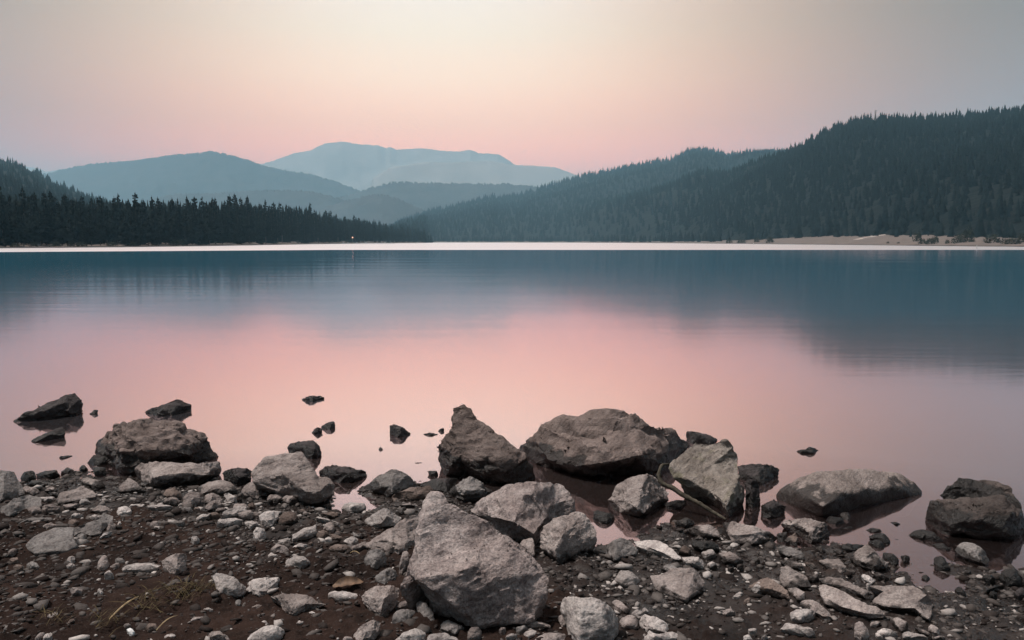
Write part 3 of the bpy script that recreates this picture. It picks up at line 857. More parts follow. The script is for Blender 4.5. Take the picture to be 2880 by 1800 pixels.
    bk = Vector((hd.x * math.sin(R(tilt)), hd.y * math.sin(R(tilt)), -math.cos(R(tilt))))
    th = thick * size; sk = skirt if skirt is not None else (0.14 if zb is not None else max(0.04, 0.15 * size))
    ztop = max(v.co.z for v in bverts); gz = zb0
    ext = bmesh.ops.extrude_edge_only(bm, edges=be)
    nv = [g_ for g_ in ext['geom'] if isinstance(g_, bmesh.types.BMVert)]
    for v in nv:
        low = v.co.z < gz + 0.3 * (ztop - gz)
        j = Vector((r.uniform(-1, 1), r.uniform(-1, 1), r.uniform(-1, 1))) * 0.03 * size
        v.co = c + (v.co - c) * 0.86 + bk * th * 0.55 + j
        if low: v.co.z = min(v.co.z, gz - sk)
    cv = bm.verts.new(c + bk * th)
    if cv.co.z > gz - sk * 0.5 and tilt < 80: cv.co.z = min(cv.co.z, c.z - 0.1 * size)
    nvs = set(nv)
    for e_ in [e_ for e_ in bm.edges if len(e_.link_faces) == 1 and e_.verts[0] in nvs and e_.verts[1] in nvs]:
        try: bm.faces.new((e_.verts[0], e_.verts[1], cv))
        except ValueError: pass
    bmesh.ops.recalc_face_normals(bm, faces=bm.faces)
    q0 = np.array([v.co for v in bm.verts]); box0 = (q0.min(0), q0.max(0))
    Lm = size / res
    for it in range(8):
        lg = [e_ for e_ in bm.edges if e_.calc_length() > Lm * 1.35]
        if not lg: break
        bmesh.ops.subdivide_edges(bm, edges=lg, cuts=1)
        bmesh.ops.triangulate(bm, faces=[f for f in bm.faces if len(f.verts) > 3])
    for it in range(rnd):
        bmesh.ops.smooth_vert(bm, verts=bm.verts, factor=0.5, use_axis_x=True, use_axis_y=True, use_axis_z=True)
    bmesh.ops.recalc_face_normals(bm, faces=bm.faces)
    bm.normal_update()
    if rnd < 7 and res <= 14:
        # broken faces: flat cuts across the corners
        co_ = np.array([v.co for v in bm.verts]); cc = co_.mean(0); q = co_ - cc
        for _ in range(16 if res > 20 else 11):
            nn = np.array([r.gauss(0, 1), r.gauss(0, 1) - 0.5, r.gauss(0, 1) + 0.35]); nn /= np.linalg.norm(nn)
            dp = q @ nn; hmx = dp.max(); hh = hmx * r.uniform(*((0.80, 0.95) if rnd < 3 else (0.88, 0.97)))
            q = q - np.maximum(dp - hh, 0)[:, None] * nn[None, :] * 0.93
        for v, p in zip(bm.verts, q + cc): v.co = p
        bm.normal_update()
    co_ = np.array([v.co for v in bm.verts]); no_ = np.array([v.normal for v in bm.verts])
    s = 1.0 / size; o_ = np.array([seed * 1.7, seed * 0.9, seed * 2.3])
    q = co_ * s
    dsp = fbm(q * 2.6 + o_, 3, seed) * (0.9 if res <= 20 else 0.45)
    rdg = 1 - np.abs(fbm(q * np.array([4, 4, 9]) + o_, 3, seed + 3)) * 2
    dsp = dsp * amp + np.clip(rdg, -1, 1) * amp * 0.6 + fbm(q * 13 + o_, 3, seed + 9) * amp * 0.28
    if res > 20 and rnd < 3:
        # bedding ledges
        ax = np.array([r.uniform(-.5, .5), r.uniform(-.3, .3), 1.0]); ax /= np.linalg.norm(ax)
        w_ = fbm(q * 1.8 + o_ * .7, 3, seed + 31) * 0.5
        sw = (q @ ax) * 6.5 + w_ * 1.6
        fr_ = sw - np.floor(sw)
        lam = np.clip(fbm(q * 2.2 - o_, 2, seed + 41) * 1.6 + 0.35, 0, 1)
        dsp += (fr_ ** 2.5 - 0.3) * amp * 0.9 * lam
    if res > 20 and rnd < 3:
        ck = 1 - np.abs(fbm(q * np.array([2.6, 2.6, 3.6]) + o_ * 2.1, 2, seed + 51))
        dsp -= np.clip(ck, 0, 1) ** 14 * amp * 0.8
    # stepped fractures
    stp = fbm(q * 3.1 + o_ * 1.3, 2, seed + 21); dsp += (np.floor(stp * 4) / 4 - stp) * amp * 1.3 * (0.2 if rnd > 2 else 1)
    co_ = co_ + no_ * (dsp * size)[:, None]
    # keep the traced size after smoothing and chipping
    e0, e1 = box0; n0, n1 = co_.min(0), co_.max(0)
    sc_ = (e1 - e0) / np.maximum(n1 - n0, 1e-5); sc_[1] = min(sc_[0], 1.15)
    co_ = (co_ - (n0 + n1) / 2) * sc_ + (e0 + e1) / 2 * np.array([1, 0, 1]) + np.array([0, (n0[1] + n1[1]) / 2, 0])
    org = np.array([c.x, c.y, gz])
    for v, p in zip(bm.verts, co_ - org): v.co = p
    me = bpy.data.meshes.new(name); bm.to_mesh(me); bm.free()
    me.polygons.foreach_set('use_smooth', np.ones(len(me.polygons), dtype=bool))
    me.set_sharp_from_angle(angle=R(34 if rnd < 3 else 70))
    me.materials.append(ROCK[tone])
    o = bpy.data.objects.new(name, me); COL.objects.link(o); o.location = tuple(org)

    return o

DK = 2.3
META = []      # (object, u, v, w, h, tone) of the stones that get a label from their surroundings
LANDM = []     # (short name, u, v)
def P_(s):
    a = [float(x) for x in s.replace(';', ' ').replace(',', ' ').split()]
    return a
def pl(s, k=2):
    a = P_(s); return [tuple(a[i:i + k]) for i in range(0, len(a), k)]
def big(reg, out, inner, label, cat='boulder', short=None, **kw):
    pts = conv(reg, pl(out))
    dk = kw.pop('dk', DK)
    inn = [[(a, b, d * dk) for a, b, d in conv(reg, pl(x, 3))] for x in inner] if inner else None
    nm = kw.pop('name', cat)
    kw['amp'] = min(kw.get('amp', 0.03) * 1.3, 0.04)
    o = rock(pts, inn, name=nm, **kw)
    u = (min(p[0] for p in pts) + max(p[0] for p in pts)) / 2; v = (min(p[1] for p in pts) + max(p[1] for p in pts)) / 2
    tag(o, label, cat)
    if short: LANDM.append((short, u, v))
    return o
def small(reg, out, tone='mid', **kw):
    pts = conv(reg, pl(out)); 
    w = max(p[0] for p in pts) - min(p[0] for p in pts); h = max(p[1] for p in pts) - min(p[1] for p in pts)
    kw.setdefault('tilt', 42); kw.setdefault('res', 11 if w > 60 else 8); kw.setdefault('thick', 0.45)
    kw.setdefault('bulge', 0.17)
    nm = 'rock' if w > 75 else 'stone'
    o = rock(pts, None, tone=tone, name=nm, **kw)
    META.append((o, min(p[0] for p in pts) + w / 2, min(p[1] for p in pts) + h / 2, w, h, tone))
    return o

# --- boulders and large rocks, traced
big('E', '375,68 470,78 560,185 700,265 850,330 1060,465 1240,580 1340,660 1400,750 1480,860 1525,920 1505,1040 1460,1110 1420,1200 1375,1320 1270,1345 1120,1350 1000,1350 890,1385 770,1365 640,1270 540,1160 370,1050 215,955 170,1000 85,1010 140,860 200,640 250,420 300,200',
    ['390,85,.01 300,330,.03 262,560,.045 245,760,.07 225,940,.09', '1240,600,.0 1080,662,.045 930,728,.07 790,790,.115 690,845,.12 545,870,.12 400,900,.12 240,930,.10',
     '545,870,.12 500,700,.03 520,450,.0', '790,790,.115 950,960,.08 1010,1290,.03', '240,930,.10 420,1040,.10 620,1200,.075 790,1340,.02', '1080,662,.045 900,520,-.01 700,330,-.01', '1200,900,.06 1400,1000,.01'],
    'huge pinkish grey boulder leaning upright in the front middle, biggest of all', short='the huge front boulder', tone='hero', dk=2.4, tilt=54, thick=0.45, hang=True, res=56, amp=0.014, rnd=1, skirt=0.10)
big('E', '770,265 830,210 870,160 1000,85 1130,25 1260,-12 1400,-15 1620,0 1700,80 1770,170 1785,240 1740,300 1600,330 1500,400 1465,440 1450,520 1400,600 1385,560 1240,560 1050,480 960,375 870,320',
    ['870,160,.02 1070,95,.05 1290,115,.08 1380,92,.07 1540,225,.12 1700,165,.04', '1540,225,.12 1500,330,.16 1395,560,.10', '890,300,.04 1010,330,.12 1200,375,.14 1385,490,.14 1480,400,.14', '1010,380,.0 1200,470,.02 1350,540,.04', '1140,30,.0 1290,60,.03 1380,92,.07'],
    'broken block with a bright pale top right behind the huge front boulder', 'rock', short='the pale topped block', tone='hero', tilt=45, thick=0.45, res=38, amp=0.016, hang=False)
big('C', '170,880 185,840 240,790 380,750 420,760 460,800 500,860 495,945 430,990 340,1030 270,1070 235,1030 165,965',
    ['172,905,.02 250,985,.08 350,965,.09 495,905,.02', '240,870,.06 270,850,.02 300,880,.07'],
    'square grey block wedged at the right of the pale topped block', 'rock', short='the square grey block', tone='mid', tilt=55, thick=0.5, res=30, amp=0.018)
big('B', '1160,150 1180,125 1225,120 1260,140 1310,205 1420,290 1512,365 1590,430 1630,500 1650,550 1620,590 1512,600 1380,575 1250,545 1120,550 1100,500 1075,430 1068,370 1110,310 1150,250 1165,200',
    ['1225,130,.01 1180,240,.05 1195,380,.10 1205,420,.12 1290,400,.11 1400,415,.12 1512,440,.08 1620,500,.01', '1205,420,.12 1150,490,.10 1130,540,.05', '1290,400,.11 1290,470,.14 1320,540,.10', '1400,415,.12 1440,500,.12 1460,580,.06', '1260,200,.02 1350,320,.05 1400,415,.12'],
    'tall pointed boulder standing at the water edge like a shark fin', short='the tall pointed boulder', tone='boul', tilt=68, thick=0.55, res=40, amp=0.022)
big('C', '42,375 60,355 120,310 190,230 250,200 370,180 480,150 580,142 625,150 640,160 740,200 830,245 930,265 1000,310 1050,360 1030,390 950,440 930,480 880,520 800,545 600,545 500,548 380,545 300,515 100,480 60,450 45,410',
    ['625,155,.0 600,250,.04 560,320,.08 520,400,.11 480,480,.10 430,530,.04', '75,430,.02 210,445,.05 300,465,.07 370,490,.07 480,480,.10 600,462,.11 700,432,.10 760,422,.10 900,412,.06 1030,378,.01',
     '560,320,.08 660,352,.08 760,422,.10', '160,395,.035 330,383,.065 470,360,.095 560,320,.08', '120,330,.01 330,340,.04 560,300,.06', '300,240,.01 380,300,.035', '640,165,.0 690,260,.02 900,300,.02'],
    'widest brown boulder in the water, ridged like a low roof', short='the wide ridged boulder', tone='boul', tilt=60, thick=0.5, res=50, amp=0.016)
big('C', '925,470 1010,400 1080,345 1180,355 1230,330 1275,328 1310,370 1335,430 1335,500 1345,570 1375,620 1375,700 1330,760 1280,800 1230,740 1170,700 1100,640 1020,610 960,560 925,510',
    ['930,485,.02 1010,550,.06 1110,610,.08 1180,640,.10 1240,688,.13 1300,655,.10 1342,575,.03', '1240,688,.13 1265,740,.10 1285,790,.04', '1080,400,.0 1180,480,.02 1240,688,.13', '1110,610,.08 1190,690,.04'],
    'tilted flat slab boulder with greenish edges and a branch on it', short='the tilted slab', tone='moss', tilt=50, thick=0.45, res=40, amp=0.016)
big('C', '565,690 600,640 620,590 680,555 790,532 840,555 880,600 930,640 920,690 870,720 800,770 740,790 640,770 580,730',
    ['570,692,.02 700,690,.10 740,730,.12 772,765,.10', '700,690,.10 770,600,.07 795,540,.01', '772,765,.10 850,700,.08 910,680,.02'],
    'pinkish angular rock in front of the wide ridged boulder, dark at its foot', 'rock', short='the angular pink rock', tone='mid', tilt=55, thick=0.5, res=30, amp=0.018)
big('A', '555,400 570,350 610,310 650,260 690,235 740,232 790,210 880,197 940,208 1040,208 1085,230 1100,260 1190,290 1215,320 1225,360 1250,390 1285,425 1250,450 1150,470 900,520 800,540 700,540 685,480 640,470 600,450',
    ['690,240,.02 695,330,.06 700,400,.10 690,470,.08', '740,235,.01 900,255,.04 1060,290,.06 1130,345,.07 1205,325,.01', '700,400,.10 850,385,.11 1000,400,.10 1120,420,.07 1225,395,.01', '1060,290,.06 1000,400,.10'],
    'big rounded brown boulder at the water edge on the left', short='the big left boulder', tone='boul', tilt=60, thick=0.55, res=46, amp=0.024)
big('A', '795,490 830,460 880,453 1000,458 1150,455 1300,455 1308,500 1300,540 1200,570 1120,600 1030,600 930,610 860,600 800,540',
    ['800,500,.01 900,555,.07 1000,530,.08 1100,520,.08 1200,535,.08 1300,495,.01', '1000,530,.08 1020,470,.02', '1100,520,.08 1180,470,.02'],
    'long pale slab lying in front of the big left boulder', 'slab', short='the long pale slab', tone='mid', tilt=48, thick=0.4, res=34, amp=0.018)
big('B', '-32,536 0,475 45,432 140,410 272,398 300,440 330,500 370,548 440,560 467,600 462,640 430,660 415,700 340,720 290,705 200,640 80,620 -20,580',
    ['-28,536,.0 80,540,.04 160,530,.06 235,515,.06 280,470,.03 275,405,.0', '160,530,.06 230,590,.10 300,640,.12 380,635,.10 425,590,.04 370,555,.0', '300,640,.12 290,690,.05', '235,515,.06 330,560,.07 380,635,.10'],
    'wedge shaped grey boulder with a flat top and a toe pointing right', short='the wedge boulder', tone='mid', tilt=48, thick=0.5, res=36, amp=0.016, hang=True)
big('B', '183,380 200,350 250,335 340,332 370,350 390,395 385,430 330,445 300,440 275,420 200,415', ['190,375,.03 280,378,.08 350,390,.09 385,395,.02'],
    'dark wet block standing in the water behind the wedge boulder', 'rock', tone='dark', tilt=55, zb=0.0, res=20, amp=0.025)
big('B', '365,520 400,490 450,475 490,485 540,488 655,510 655,545 600,575 540,590 470,600 450,570 380,545', ['375,530,.01 450,540,.06 540,530,.07 560,525,.07 650,520,.01', '450,480,.0 450,540,.06', '600,512,.01 590,570,.04'],
    'dark layered rock at the water right of the wedge boulder', 'rock', short='the dark layered rock', tone='dark', tilt=50, res=24, amp=0.022)
big('B', '635,620 680,580 720,540 800,503 850,515 900,545 950,600 940,620 850,650 790,670 740,650 690,640', ['640,622,.0 720,625,.05 800,590,.06 860,550,.03', '800,590,.06 800,655,.04'],
    'triangular grey rock leaning at the shore between wedge and pointed boulders', 'rock', short='the triangular grey rock', tone='grey', tilt=52, res=26, amp=0.014)
big('B', '800,670 830,640 880,615 950,605 1020,600 1060,640 980,680 900,690 820,705', ['805,668,.01 880,625,.06 930,632,.07 960,655,.06 1000,665,.03'],
    'low brown rock overlapping the foot of the triangular grey rock', 'rock', tone='brown', tilt=45, res=20, amp=0.02)
big('B', '970,598 1050,565 1120,555 1190,558 1180,590 1130,640 1030,625', None, 'flat dark wet slab at the left foot of the tall pointed boulder', 'slab', tone='dark', tilt=25, thick=0.3, res=16, amp=0.012, bulge=.04)
big('B', '1135,640 1170,600 1220,550 1270,545 1330,575 1360,610 1400,640 1340,690 1220,690 1160,665', ['1140,640,.04 1210,610,.09 1250,628,.10 1340,625,.06'],
    'low boulder with a whitish cap just in front of the tall pointed boulder', 'rock', tone='grey', tilt=50, res=22, amp=0.03)
big('B', '630,960 700,905 800,850 880,790 950,765 1010,770 1010,900 930,975 840,1010 740,990 660,975', ['640,960,.01 720,925,.05 800,925,.07 900,935,.05 1000,880,.01', '800,925,.07 860,960,.06 880,990,.03'],
    'pale sloping slab tucked under the left side of the huge front boulder', 'slab', short='the pale sloping slab', tone='mid', tilt=38, thick=0.35, res=30, amp=0.02)
big('B', '640,810 700,770 765,732 860,795 830,840 750,845 680,835', ['648,812,.01 740,828,.08 780,780,.06 767,738,.0', '780,780,.06 835,825,.03'],
    'pale tent shaped stone on the mud left of the huge front boulder', 'stone', short='the tent shaped stone', tone='pale', tilt=48, res=18, amp=0.02)
big('B', '503,740 520,710 550,697 640,705 652,735 600,750 560,758', ['505,738,.02 570,722,.08 640,725,.02'], 'oblong whitish stone on wet mud right of the wedge boulder', 'stone', short='the oblong whitish stone', tone='pale', tilt=45, rnd=4, res=16, amp=0.02)
big('B', '638,1030 660,990 710,975 755,990 775,1030 760,1075 700,1090 650,1070', None, 'round grey ball of stone at the left foot of the huge front boulder', 'stone', tone='grey', tilt=58, rnd=8, res=16, amp=0.014)
big('B', '620,1260 650,1220 700,1195 800,1182 850,1210 840,1260 830,1320 740,1370 680,1340 640,1300', ['625,1250,.02 700,1262,.08 760,1262,.09 800,1240,.07 845,1235,.01', '760,1262,.09 740,1340,.06'],
    'knobbly grey rock touching the left corner of the huge front boulder', 'rock', short='the knobbly rock', tone='mid', tilt=52, res=22, amp=0.022)
big('B', '425,1240 450,1215 540,1225 615,1245 590,1270 500,1275 430,1262', None, 'whitish oblong stone left of the knobbly rock', 'stone', tone='pale', tilt=42, rnd=4, res=14, amp=0.02)
big('B', '85,1250 160,1235 300,1245 380,1290 415,1300 300,1340 230,1370 160,1350 145,1300', ['95,1252,.0 150,1262,.06 200,1295,.09 290,1295,.10 400,1298,.01', '200,1295,.09 220,1355,.05'],
    'pale rock with a jutting left corner in the front left mud', 'rock', short='the jutting pale rock', tone='mid', tilt=46, res=24, amp=0.016)
big('I', '845,450 920,400 1060,410 1200,450 1290,540 1390,620 1390,690 1280,760 1100,775 950,760 920,650 905,520', ['860,455,.01 905,520,.06 1050,600,.07 1200,655,.09 1385,635,.01', '1050,600,.07 1000,700,.08', '905,520,.06 930,640,.05'],
    'left one of two touching pale rocks on the front left mud', 'rock', short='the two touching pale rocks', tone='pale', tilt=48, res=24, amp=0.016)
big('I', '1380,650 1500,510 1690,460 1800,500 1910,485 1850,600 1700,750 1560,710 1420,690', ['1385,655,.0 1560,685,.06 1690,690,.06 1850,560,.01'],
    'flat right one of two touching pale rocks on the front left mud', 'rock', tone='pale', tilt=35, res=22, amp=0.014)
big('I', '75,210 160,150 300,90 430,90 480,130 465,250 470,350 410,405 290,430 200,400 110,300', ['80,215,.01 200,200,.07 260,245,.09 320,330,.12 405,398,.03', '200,200,.07 330,150,.02'],
    'chunky pale stone at the right end of the thin white slab', 'stone', short='the chunky pale stone', tone='mid', tilt=50, res=22, amp=0.016)
big('A', '718,1085 745,1068 800,1058 880,1055 950,1070 930,1088 850,1100 722,1102', None, 'thin white slab on dark mud left of the chunky pale stone', 'slab', tone='pale', tilt=35, thick=.3, res=18, amp=0.012, bulge=.04)
big('I', '1400,1440 1500,1320 1700,1210 1860,1200 1970,1250 1985,1320 1900,1440 1700,1480', None, 'smooth pale egg shaped stone at the bottom edge left of centre', 'stone', short='the smooth egg shaped stone', tone='pale', tilt=50, rnd=9, res=18, amp=0.01, bulge=.15)
big('C', '285,1310 310,1265 360,1250 400,1262 480,1257 560,1290 610,1350 635,1410 625,1470 590,1530 400,1550 345,1500 330,1400', ['290,1310,.0 330,1330,.04 420,1350,.10 540,1345,.10 620,1400,.02', '330,1330,.04 345,1440,.07 400,1530,.04', '540,1345,.10 570,1450,.10'],
    'rounded pale boulder at the bottom right of the huge front boulder', 'boulder', short='the rounded pale boulder', tone='pale', tilt=52, rnd=4, res=32, amp=0.022)
big('C', '815,1130 890,1125 950,1085 1070,1085 1110,1120 1140,1180 1120,1220 1060,1260 1035,1290 960,1260 870,1225 840,1190', ['818,1142,.01 900,1200,.05 1030,1268,.05 1125,1205,.01', '890,1125,.0 960,1150,.005 1080,1110,.0'],
    'flat shield shaped slab tilted on the mud right of centre', 'slab', short='the shield shaped slab', tone='mid', tilt=32, thick=0.3, res=28, amp=0.010)
big('C', '605,1150 640,1100 690,1100 740,1140 757,1170 720,1195 650,1190 610,1170', None, 'pale stone on the mud left of the shield shaped slab', 'stone', tone='pale', tilt=42, rnd=3, res=16, amp=0.02)
big('C', '555,960 600,920 640,905 700,930 745,980 740,1005 650,1025 600,1048 565,1010', None, 'grey stone on the mud above the shield shaped slab', 'stone', tone='grey', tilt=35, res=18, amp=0.018, bulge=.07)
big('C', '720,930 790,920 870,925 930,960 1000,1030 960,1035 880,1000 780,975 735,955', ['722,935,.01 800,960,.04 900,1000,.05 985,1030,.0'], 'thin pointed pale slab above the shield shaped slab', 'slab', tone='pale', tilt=30, thick=0.25, res=20, amp=0.014)
big('C', '1235,815 1300,808 1420,840 1512,870 1570,905 1540,930 1420,950 1300,935 1260,890', ['1240,830,.02 1300,895,.06 1420,885,.06 1560,908,.01'], 'long streaked slab by the puddle below the tilted slab', 'slab', short='the long streaked slab', tone='mid', tilt=38, res=24, amp=0.016)
big('C', '1030,860 1080,835 1170,830 1220,870 1230,910 1150,915 1060,890', ['1035,862,.01 1080,850,.06 1140,870,.08 1190,905,.05', '1140,870,.08 1170,835,.0'], 'small two toned rock left of the long streaked slab', 'rock', tone='mid', tilt=45, res=16, amp=0.018)
big('D', '45,660 75,620 180,560 290,520 400,508 530,503 680,512 800,540 870,580 910,630 912,655 850,670 700,700 500,745 400,780 320,792 280,780 160,725 70,700',
    ['60,650,.01 180,640,.04 250,690,.07 320,730,.09 400,688,.08 430,655,.08 530,648,.08 640,620,.06 760,610,.04 840,578,.0', '320,730,.09 320,785,.03'],
    'low smooth boulder like a turtle shell in shallow water at right', short='the turtle shell boulder', tone='shell', tilt=40, thick=0.45, rnd=3, res=44, amp=0.010)
big('D', '1015,655 1080,590 1140,548 1250,560 1380,575 1440,600 1450,640 1512,740 1512,830 1440,800 1200,720 1050,695', ['1020,655,.0 1110,600,.03 1250,610,.04 1380,600,.03 1445,640,.0'],
    'dark boulder behind its larger neighbour at the right edge', short=None, tone='dim', tilt=55, res=34, amp=0.02, thick=.4, zb=0.0)
big('D', '920,790 935,730 950,690 1050,675 1200,660 1390,655 1440,700 1500,770 1540,860 1480,930 1250,925 1150,890 1050,905 960,850 925,820', ['955,695,.02 1100,700,.05 1250,700,.06 1390,690,.06 1440,760,.08 1510,850,.02', '1250,700,.06 1230,800,.10 1150,880,.06', '1440,760,.08 1380,860,.08', '940,780,.03 1060,830,.07 1150,880,.06'],
    'largest dark boulder at the right edge, nearest to the puddle', short='the dark right boulder', tone='dim', tilt=58, res=42, amp=0.018, thick=.5)
big('D', '78,820 120,795 230,790 330,800 360,830 380,880 350,930 260,950 190,900 120,860', ['90,822,.02 190,835,.07 260,855,.09 340,838,.03', '260,855,.09 270,930,.06'], 'craggy pitted rock in front of the turtle shell boulder', 'rock', short='the craggy rock', tone='mid', tilt=50, res=26, amp=0.05)
big('D', '485,1030 530,970 590,945 630,980 660,1020 720,1060 700,1090 620,1105 530,1080', ['540,975,.02 560,1045,.07 640,1075,.08 705,1060,.01'], 'pale topped wedge rock on the wet bank left of the dark right boulder', 'rock', short='the pale topped wedge', tone='mid', tilt=48, res=24, amp=0.018)
big('L', '20,880 300,870 540,870 600,900 700,980 765,1070 760,1180 730,1290 640,1230 560,1150 300,1160 160,1130 60,1080 60,1050 190,940', ['62,1070,.01 200,1122,.04 400,1140,.05 560,1140,.06 590,1060,.04 560,960,.02 605,905,.0', '560,1140,.06 720,1270,.03'],
    'fan shaped pale slab in the bottom right corner', 'slab', short='the fan shaped slab', tone='mid', tilt=36, thick=0.35, res=34, amp=0.012)
big('K', '920,850 1000,850 1200,930 1500,1090 1640,1130 1735,1220 1700,1260 1530,1250 1200,1150 1000,1080 950,980', ['930,865,.0 1050,1040,.04 1200,1125,.06 1500,1205,.06 1725,1225,.0'],
    'longest pale slab lying left of the fan shaped slab', 'slab', short='the longest pale slab', tone='mid', tilt=34, thick=0.3, res=34, amp=0.012)
big('K', '940,780 1020,750 1150,760 1380,860 1560,950 1640,990 1500,1030 1380,990 1180,910 950,830', ['948,800,.01 1200,860,.05 1400,925,.07 1600,980,.0'], 'narrow slab lying against the back of the longest pale slab', 'slab', tone='mid', tilt=40, res=26, amp=0.018)
big('K', '470,790 490,640 560,630 700,710 790,760 840,850 875,940 750,910 600,900 520,880', ['492,648,.01 600,820,.06 740,885,.08 850,885,.02'], 'pale blocky rock overlapped by a rounded one, right of the streaked slab', 'rock', short='the blocky rock', tone='mid', tilt=44, res=24, amp=0.016)
big('K', '935,570 1050,550 1180,550 1260,640 1310,740 1230,750 1120,730 1000,640', ['945,580,.01 1080,660,.05 1200,720,.06 1300,735,.01'], 'grey slab with a stepped top below the craggy rock', 'slab', tone='mid', tilt=36, res=22, amp=0.02)
big('K', '110,880 240,800 340,770 480,850 580,940 600,1040 500,1000 330,950 150,920', ['125,885,.01 280,895,.05 430,935,.07 590,1000,.01'], 'shelving brown slab at the left of the blocky rock', 'slab', tone='brown', tilt=42, res=24, amp=0.018)
big('K', '585,1200 650,1150 860,1150 900,1190 830,1260 720,1290 620,1260', None, 'whitish lozenge shaped stone left of the longest pale slab', 'stone', short='the whitish lozenge stone', tone='pale', tilt=45, rnd=3, res=18, amp=0.02)
big('A', '-90,505 0,508 60,512 82,520 100,560 130,600 145,650 100,662 60,680 0,700 -90,705', ['-80,600,.03 20,640,.05 110,635,.02', '20,640,.05 20,540,.01'], 'large flat grey slab cut by the left edge of the photo', 'slab', short='the slab at the left edge', tone='grey', tilt=42, thick=.3, res=30, amp=0.008)
big('F', '0,720 130,630 200,560 450,500 640,540 640,680 560,700 400,730 150,830 20,790', ['5,725,.0 140,645,.04 270,690,.05 380,728,.02', '140,645,.04 350,560,.01'], 'pale roof shaped slab in front of the left edge slab', 'slab', tone='grey', tilt=36, res=24, amp=0.012)
big('F', '860,590 920,470 1270,360 1400,430 1510,490 1480,530 1100,600 900,640', None, 'long pale pointed slab among the left shore stones', 'slab', short='the long pointed slab', tone='mid', tilt=32, res=24, amp=0.014, bulge=.05)
big('F', '400,1270 560,1130 850,1010 1150,1010 1130,1160 1200,1300 1050,1370 900,1370 560,1420 420,1340', None, 'wide worn grey slab on the mud at the left', 'slab', short='the worn grey slab', tone='grey', tilt=26, thick=.25, res=26, amp=0.008, bulge=.03, rnd=3)
big('F', '1150,1010 1380,930 1500,880 1600,780 1740,840 1740,930 1640,990 1550,1110 1400,1130 1250,1080 1150,1140', None, 'bent grey slab adjoining the worn grey slab', 'slab', tone='grey', tilt=30, res=22, amp=0.014, bulge=.05)
big('F', '1750,430 1990,240 2130,350 2260,450 2000,470 1830,460', ['1990,250,.0 1990,400,.06 2000,465,.04', '1760,430,.0 1990,400,.06 2200,430,.01'], 'small pyramid shaped rock below the big left boulder', 'rock', short='the small pyramid rock', tone='mid', tilt=50, res=18, amp=0.016)
big('A', '515,470 560,415 640,400 665,440 640,480 560,490', None, 'dark wet rock at the left foot of the big left boulder', 'rock', tone='dark', tilt=50, res=16, amp=0.02)
big('G', '1010,170 1100,100 1250,80 1400,90 1490,130 1470,200 1480,330 1250,340 1060,260', None, 'black rough rock between the long pale slab and the wedge boulder', 'rock', tone='dark', tilt=55, res=22, amp=0.04, skirt=.15)
# rocks standing in the water
big('A', '85,215 150,165 250,120 330,85 400,58 440,58 480,90 488,120 470,150 450,180 400,195 250,215 100,235', ['95,212,.01 250,165,.05 380,110,.06 440,95,.04 485,120,.0', '380,110,.06 420,185,.04'],
    'long dark ramp shaped rock alone in the water at far left', 'rock', short='the ramp shaped rock', tone='dark', tilt=55, zb=0.0, res=34, amp=0.02, thick=.5)
big('A', '180,335 260,295 340,258 375,252 385,285 380,305 300,330 200,350', ['190,335,.0 290,300,.05 375,265,.01'], 'small dark ramp shaped rock in the water nearer the shore', 'rock', tone='dark', tilt=55, zb=0.0, res=20, amp=0.02)
big('A', '850,165 930,135 1000,100 1040,90 1080,90 1090,105 1128,118 1130,160 1070,170 1010,188 920,188 880,178', ['870,165,.0 960,150,.04 1050,130,.06 1128,130,.0', '1000,105,.0 1050,130,.06'], 'flat topped dark rock in the water behind the big left boulder', 'rock', tone='dark', tilt=50, zb=0.0, res=26, amp=0.018)
big('A', '525,172 550,152 583,152 582,165 560,182 530,180', None, 'tiny dark rock in the water right of the long ramp shaped rock', 'rock', tone='dark', tilt=45, zb=0.0, res=12)
big('A', '335,435 380,420 430,418 400,432 380,442', None, 'barely emerging dark stone in the water at left', 'stone', tone='dark', tilt=30, zb=0.0, res=12)
big('B', '270,93 310,70 370,68 402,73 370,87 320,108', None, 'small dark rock furthest out in the water left of centre', 'rock', tone='dark', tilt=45, zb=0.0, res=16)
big('B', '325,270 350,258 395,262 385,285 350,300 325,288', None, 'lower left one of two joined dark rocks in the water', 'rock', tone='dark', tilt=45, zb=0.0, res=14)
big('B', '385,252 420,225 465,222 472,255 440,272 400,268', None, 'upper right one of two joined dark rocks in the water', 'rock', tone='dark', tilt=45, zb=0.0, res=14)
big('B', '785,278 790,245 810,237 850,250 915,292 870,310 830,315 790,300', None, 'small dark pointed rock in the water left of the tall pointed boulder', 'rock', tone='dark', tilt=52, zb=0.0, res=18)
big('B', '965,298 1050,284 1100,292 1100,300 1000,306', None, 'flat dark sliver just above the water near the tall pointed boulder', 'stone', tone='dark', tilt=25, zb=0.0, res=12)
big('B', '1068,276 1095,260 1112,276 1090,285', None, 'tiny dark stone in the water touching the flat dark sliver', 'stone', tone='dark', tilt=45, zb=0.0, res=10)
big('B', '1012,522 1050,510 1080,535 1060,550 1030,547', None, 'small dark stone in shallow water left of the tall pointed boulder foot', 'stone', tone='dark', tilt=45, zb=0.0, res=12)
big('B', '722,380 740,372 752,388 730,394', None, 'speck of dark stone alone in the water left of centre', 'stone', tone='dark', tilt=40, zb=0.0, res=8)
big('B', '940,468 980,463 977,471', None, 'thin dark sliver in the water above the triangular grey rock', 'stone', tone='dark', tilt=30, zb=0.0, res=8)
big('D', '158,395 200,382 250,372 285,375 302,390 270,410 200,410', None, 'lone dark rock in the open water at right', 'rock', tone='dark', tilt=48, zb=0.0, res=18)
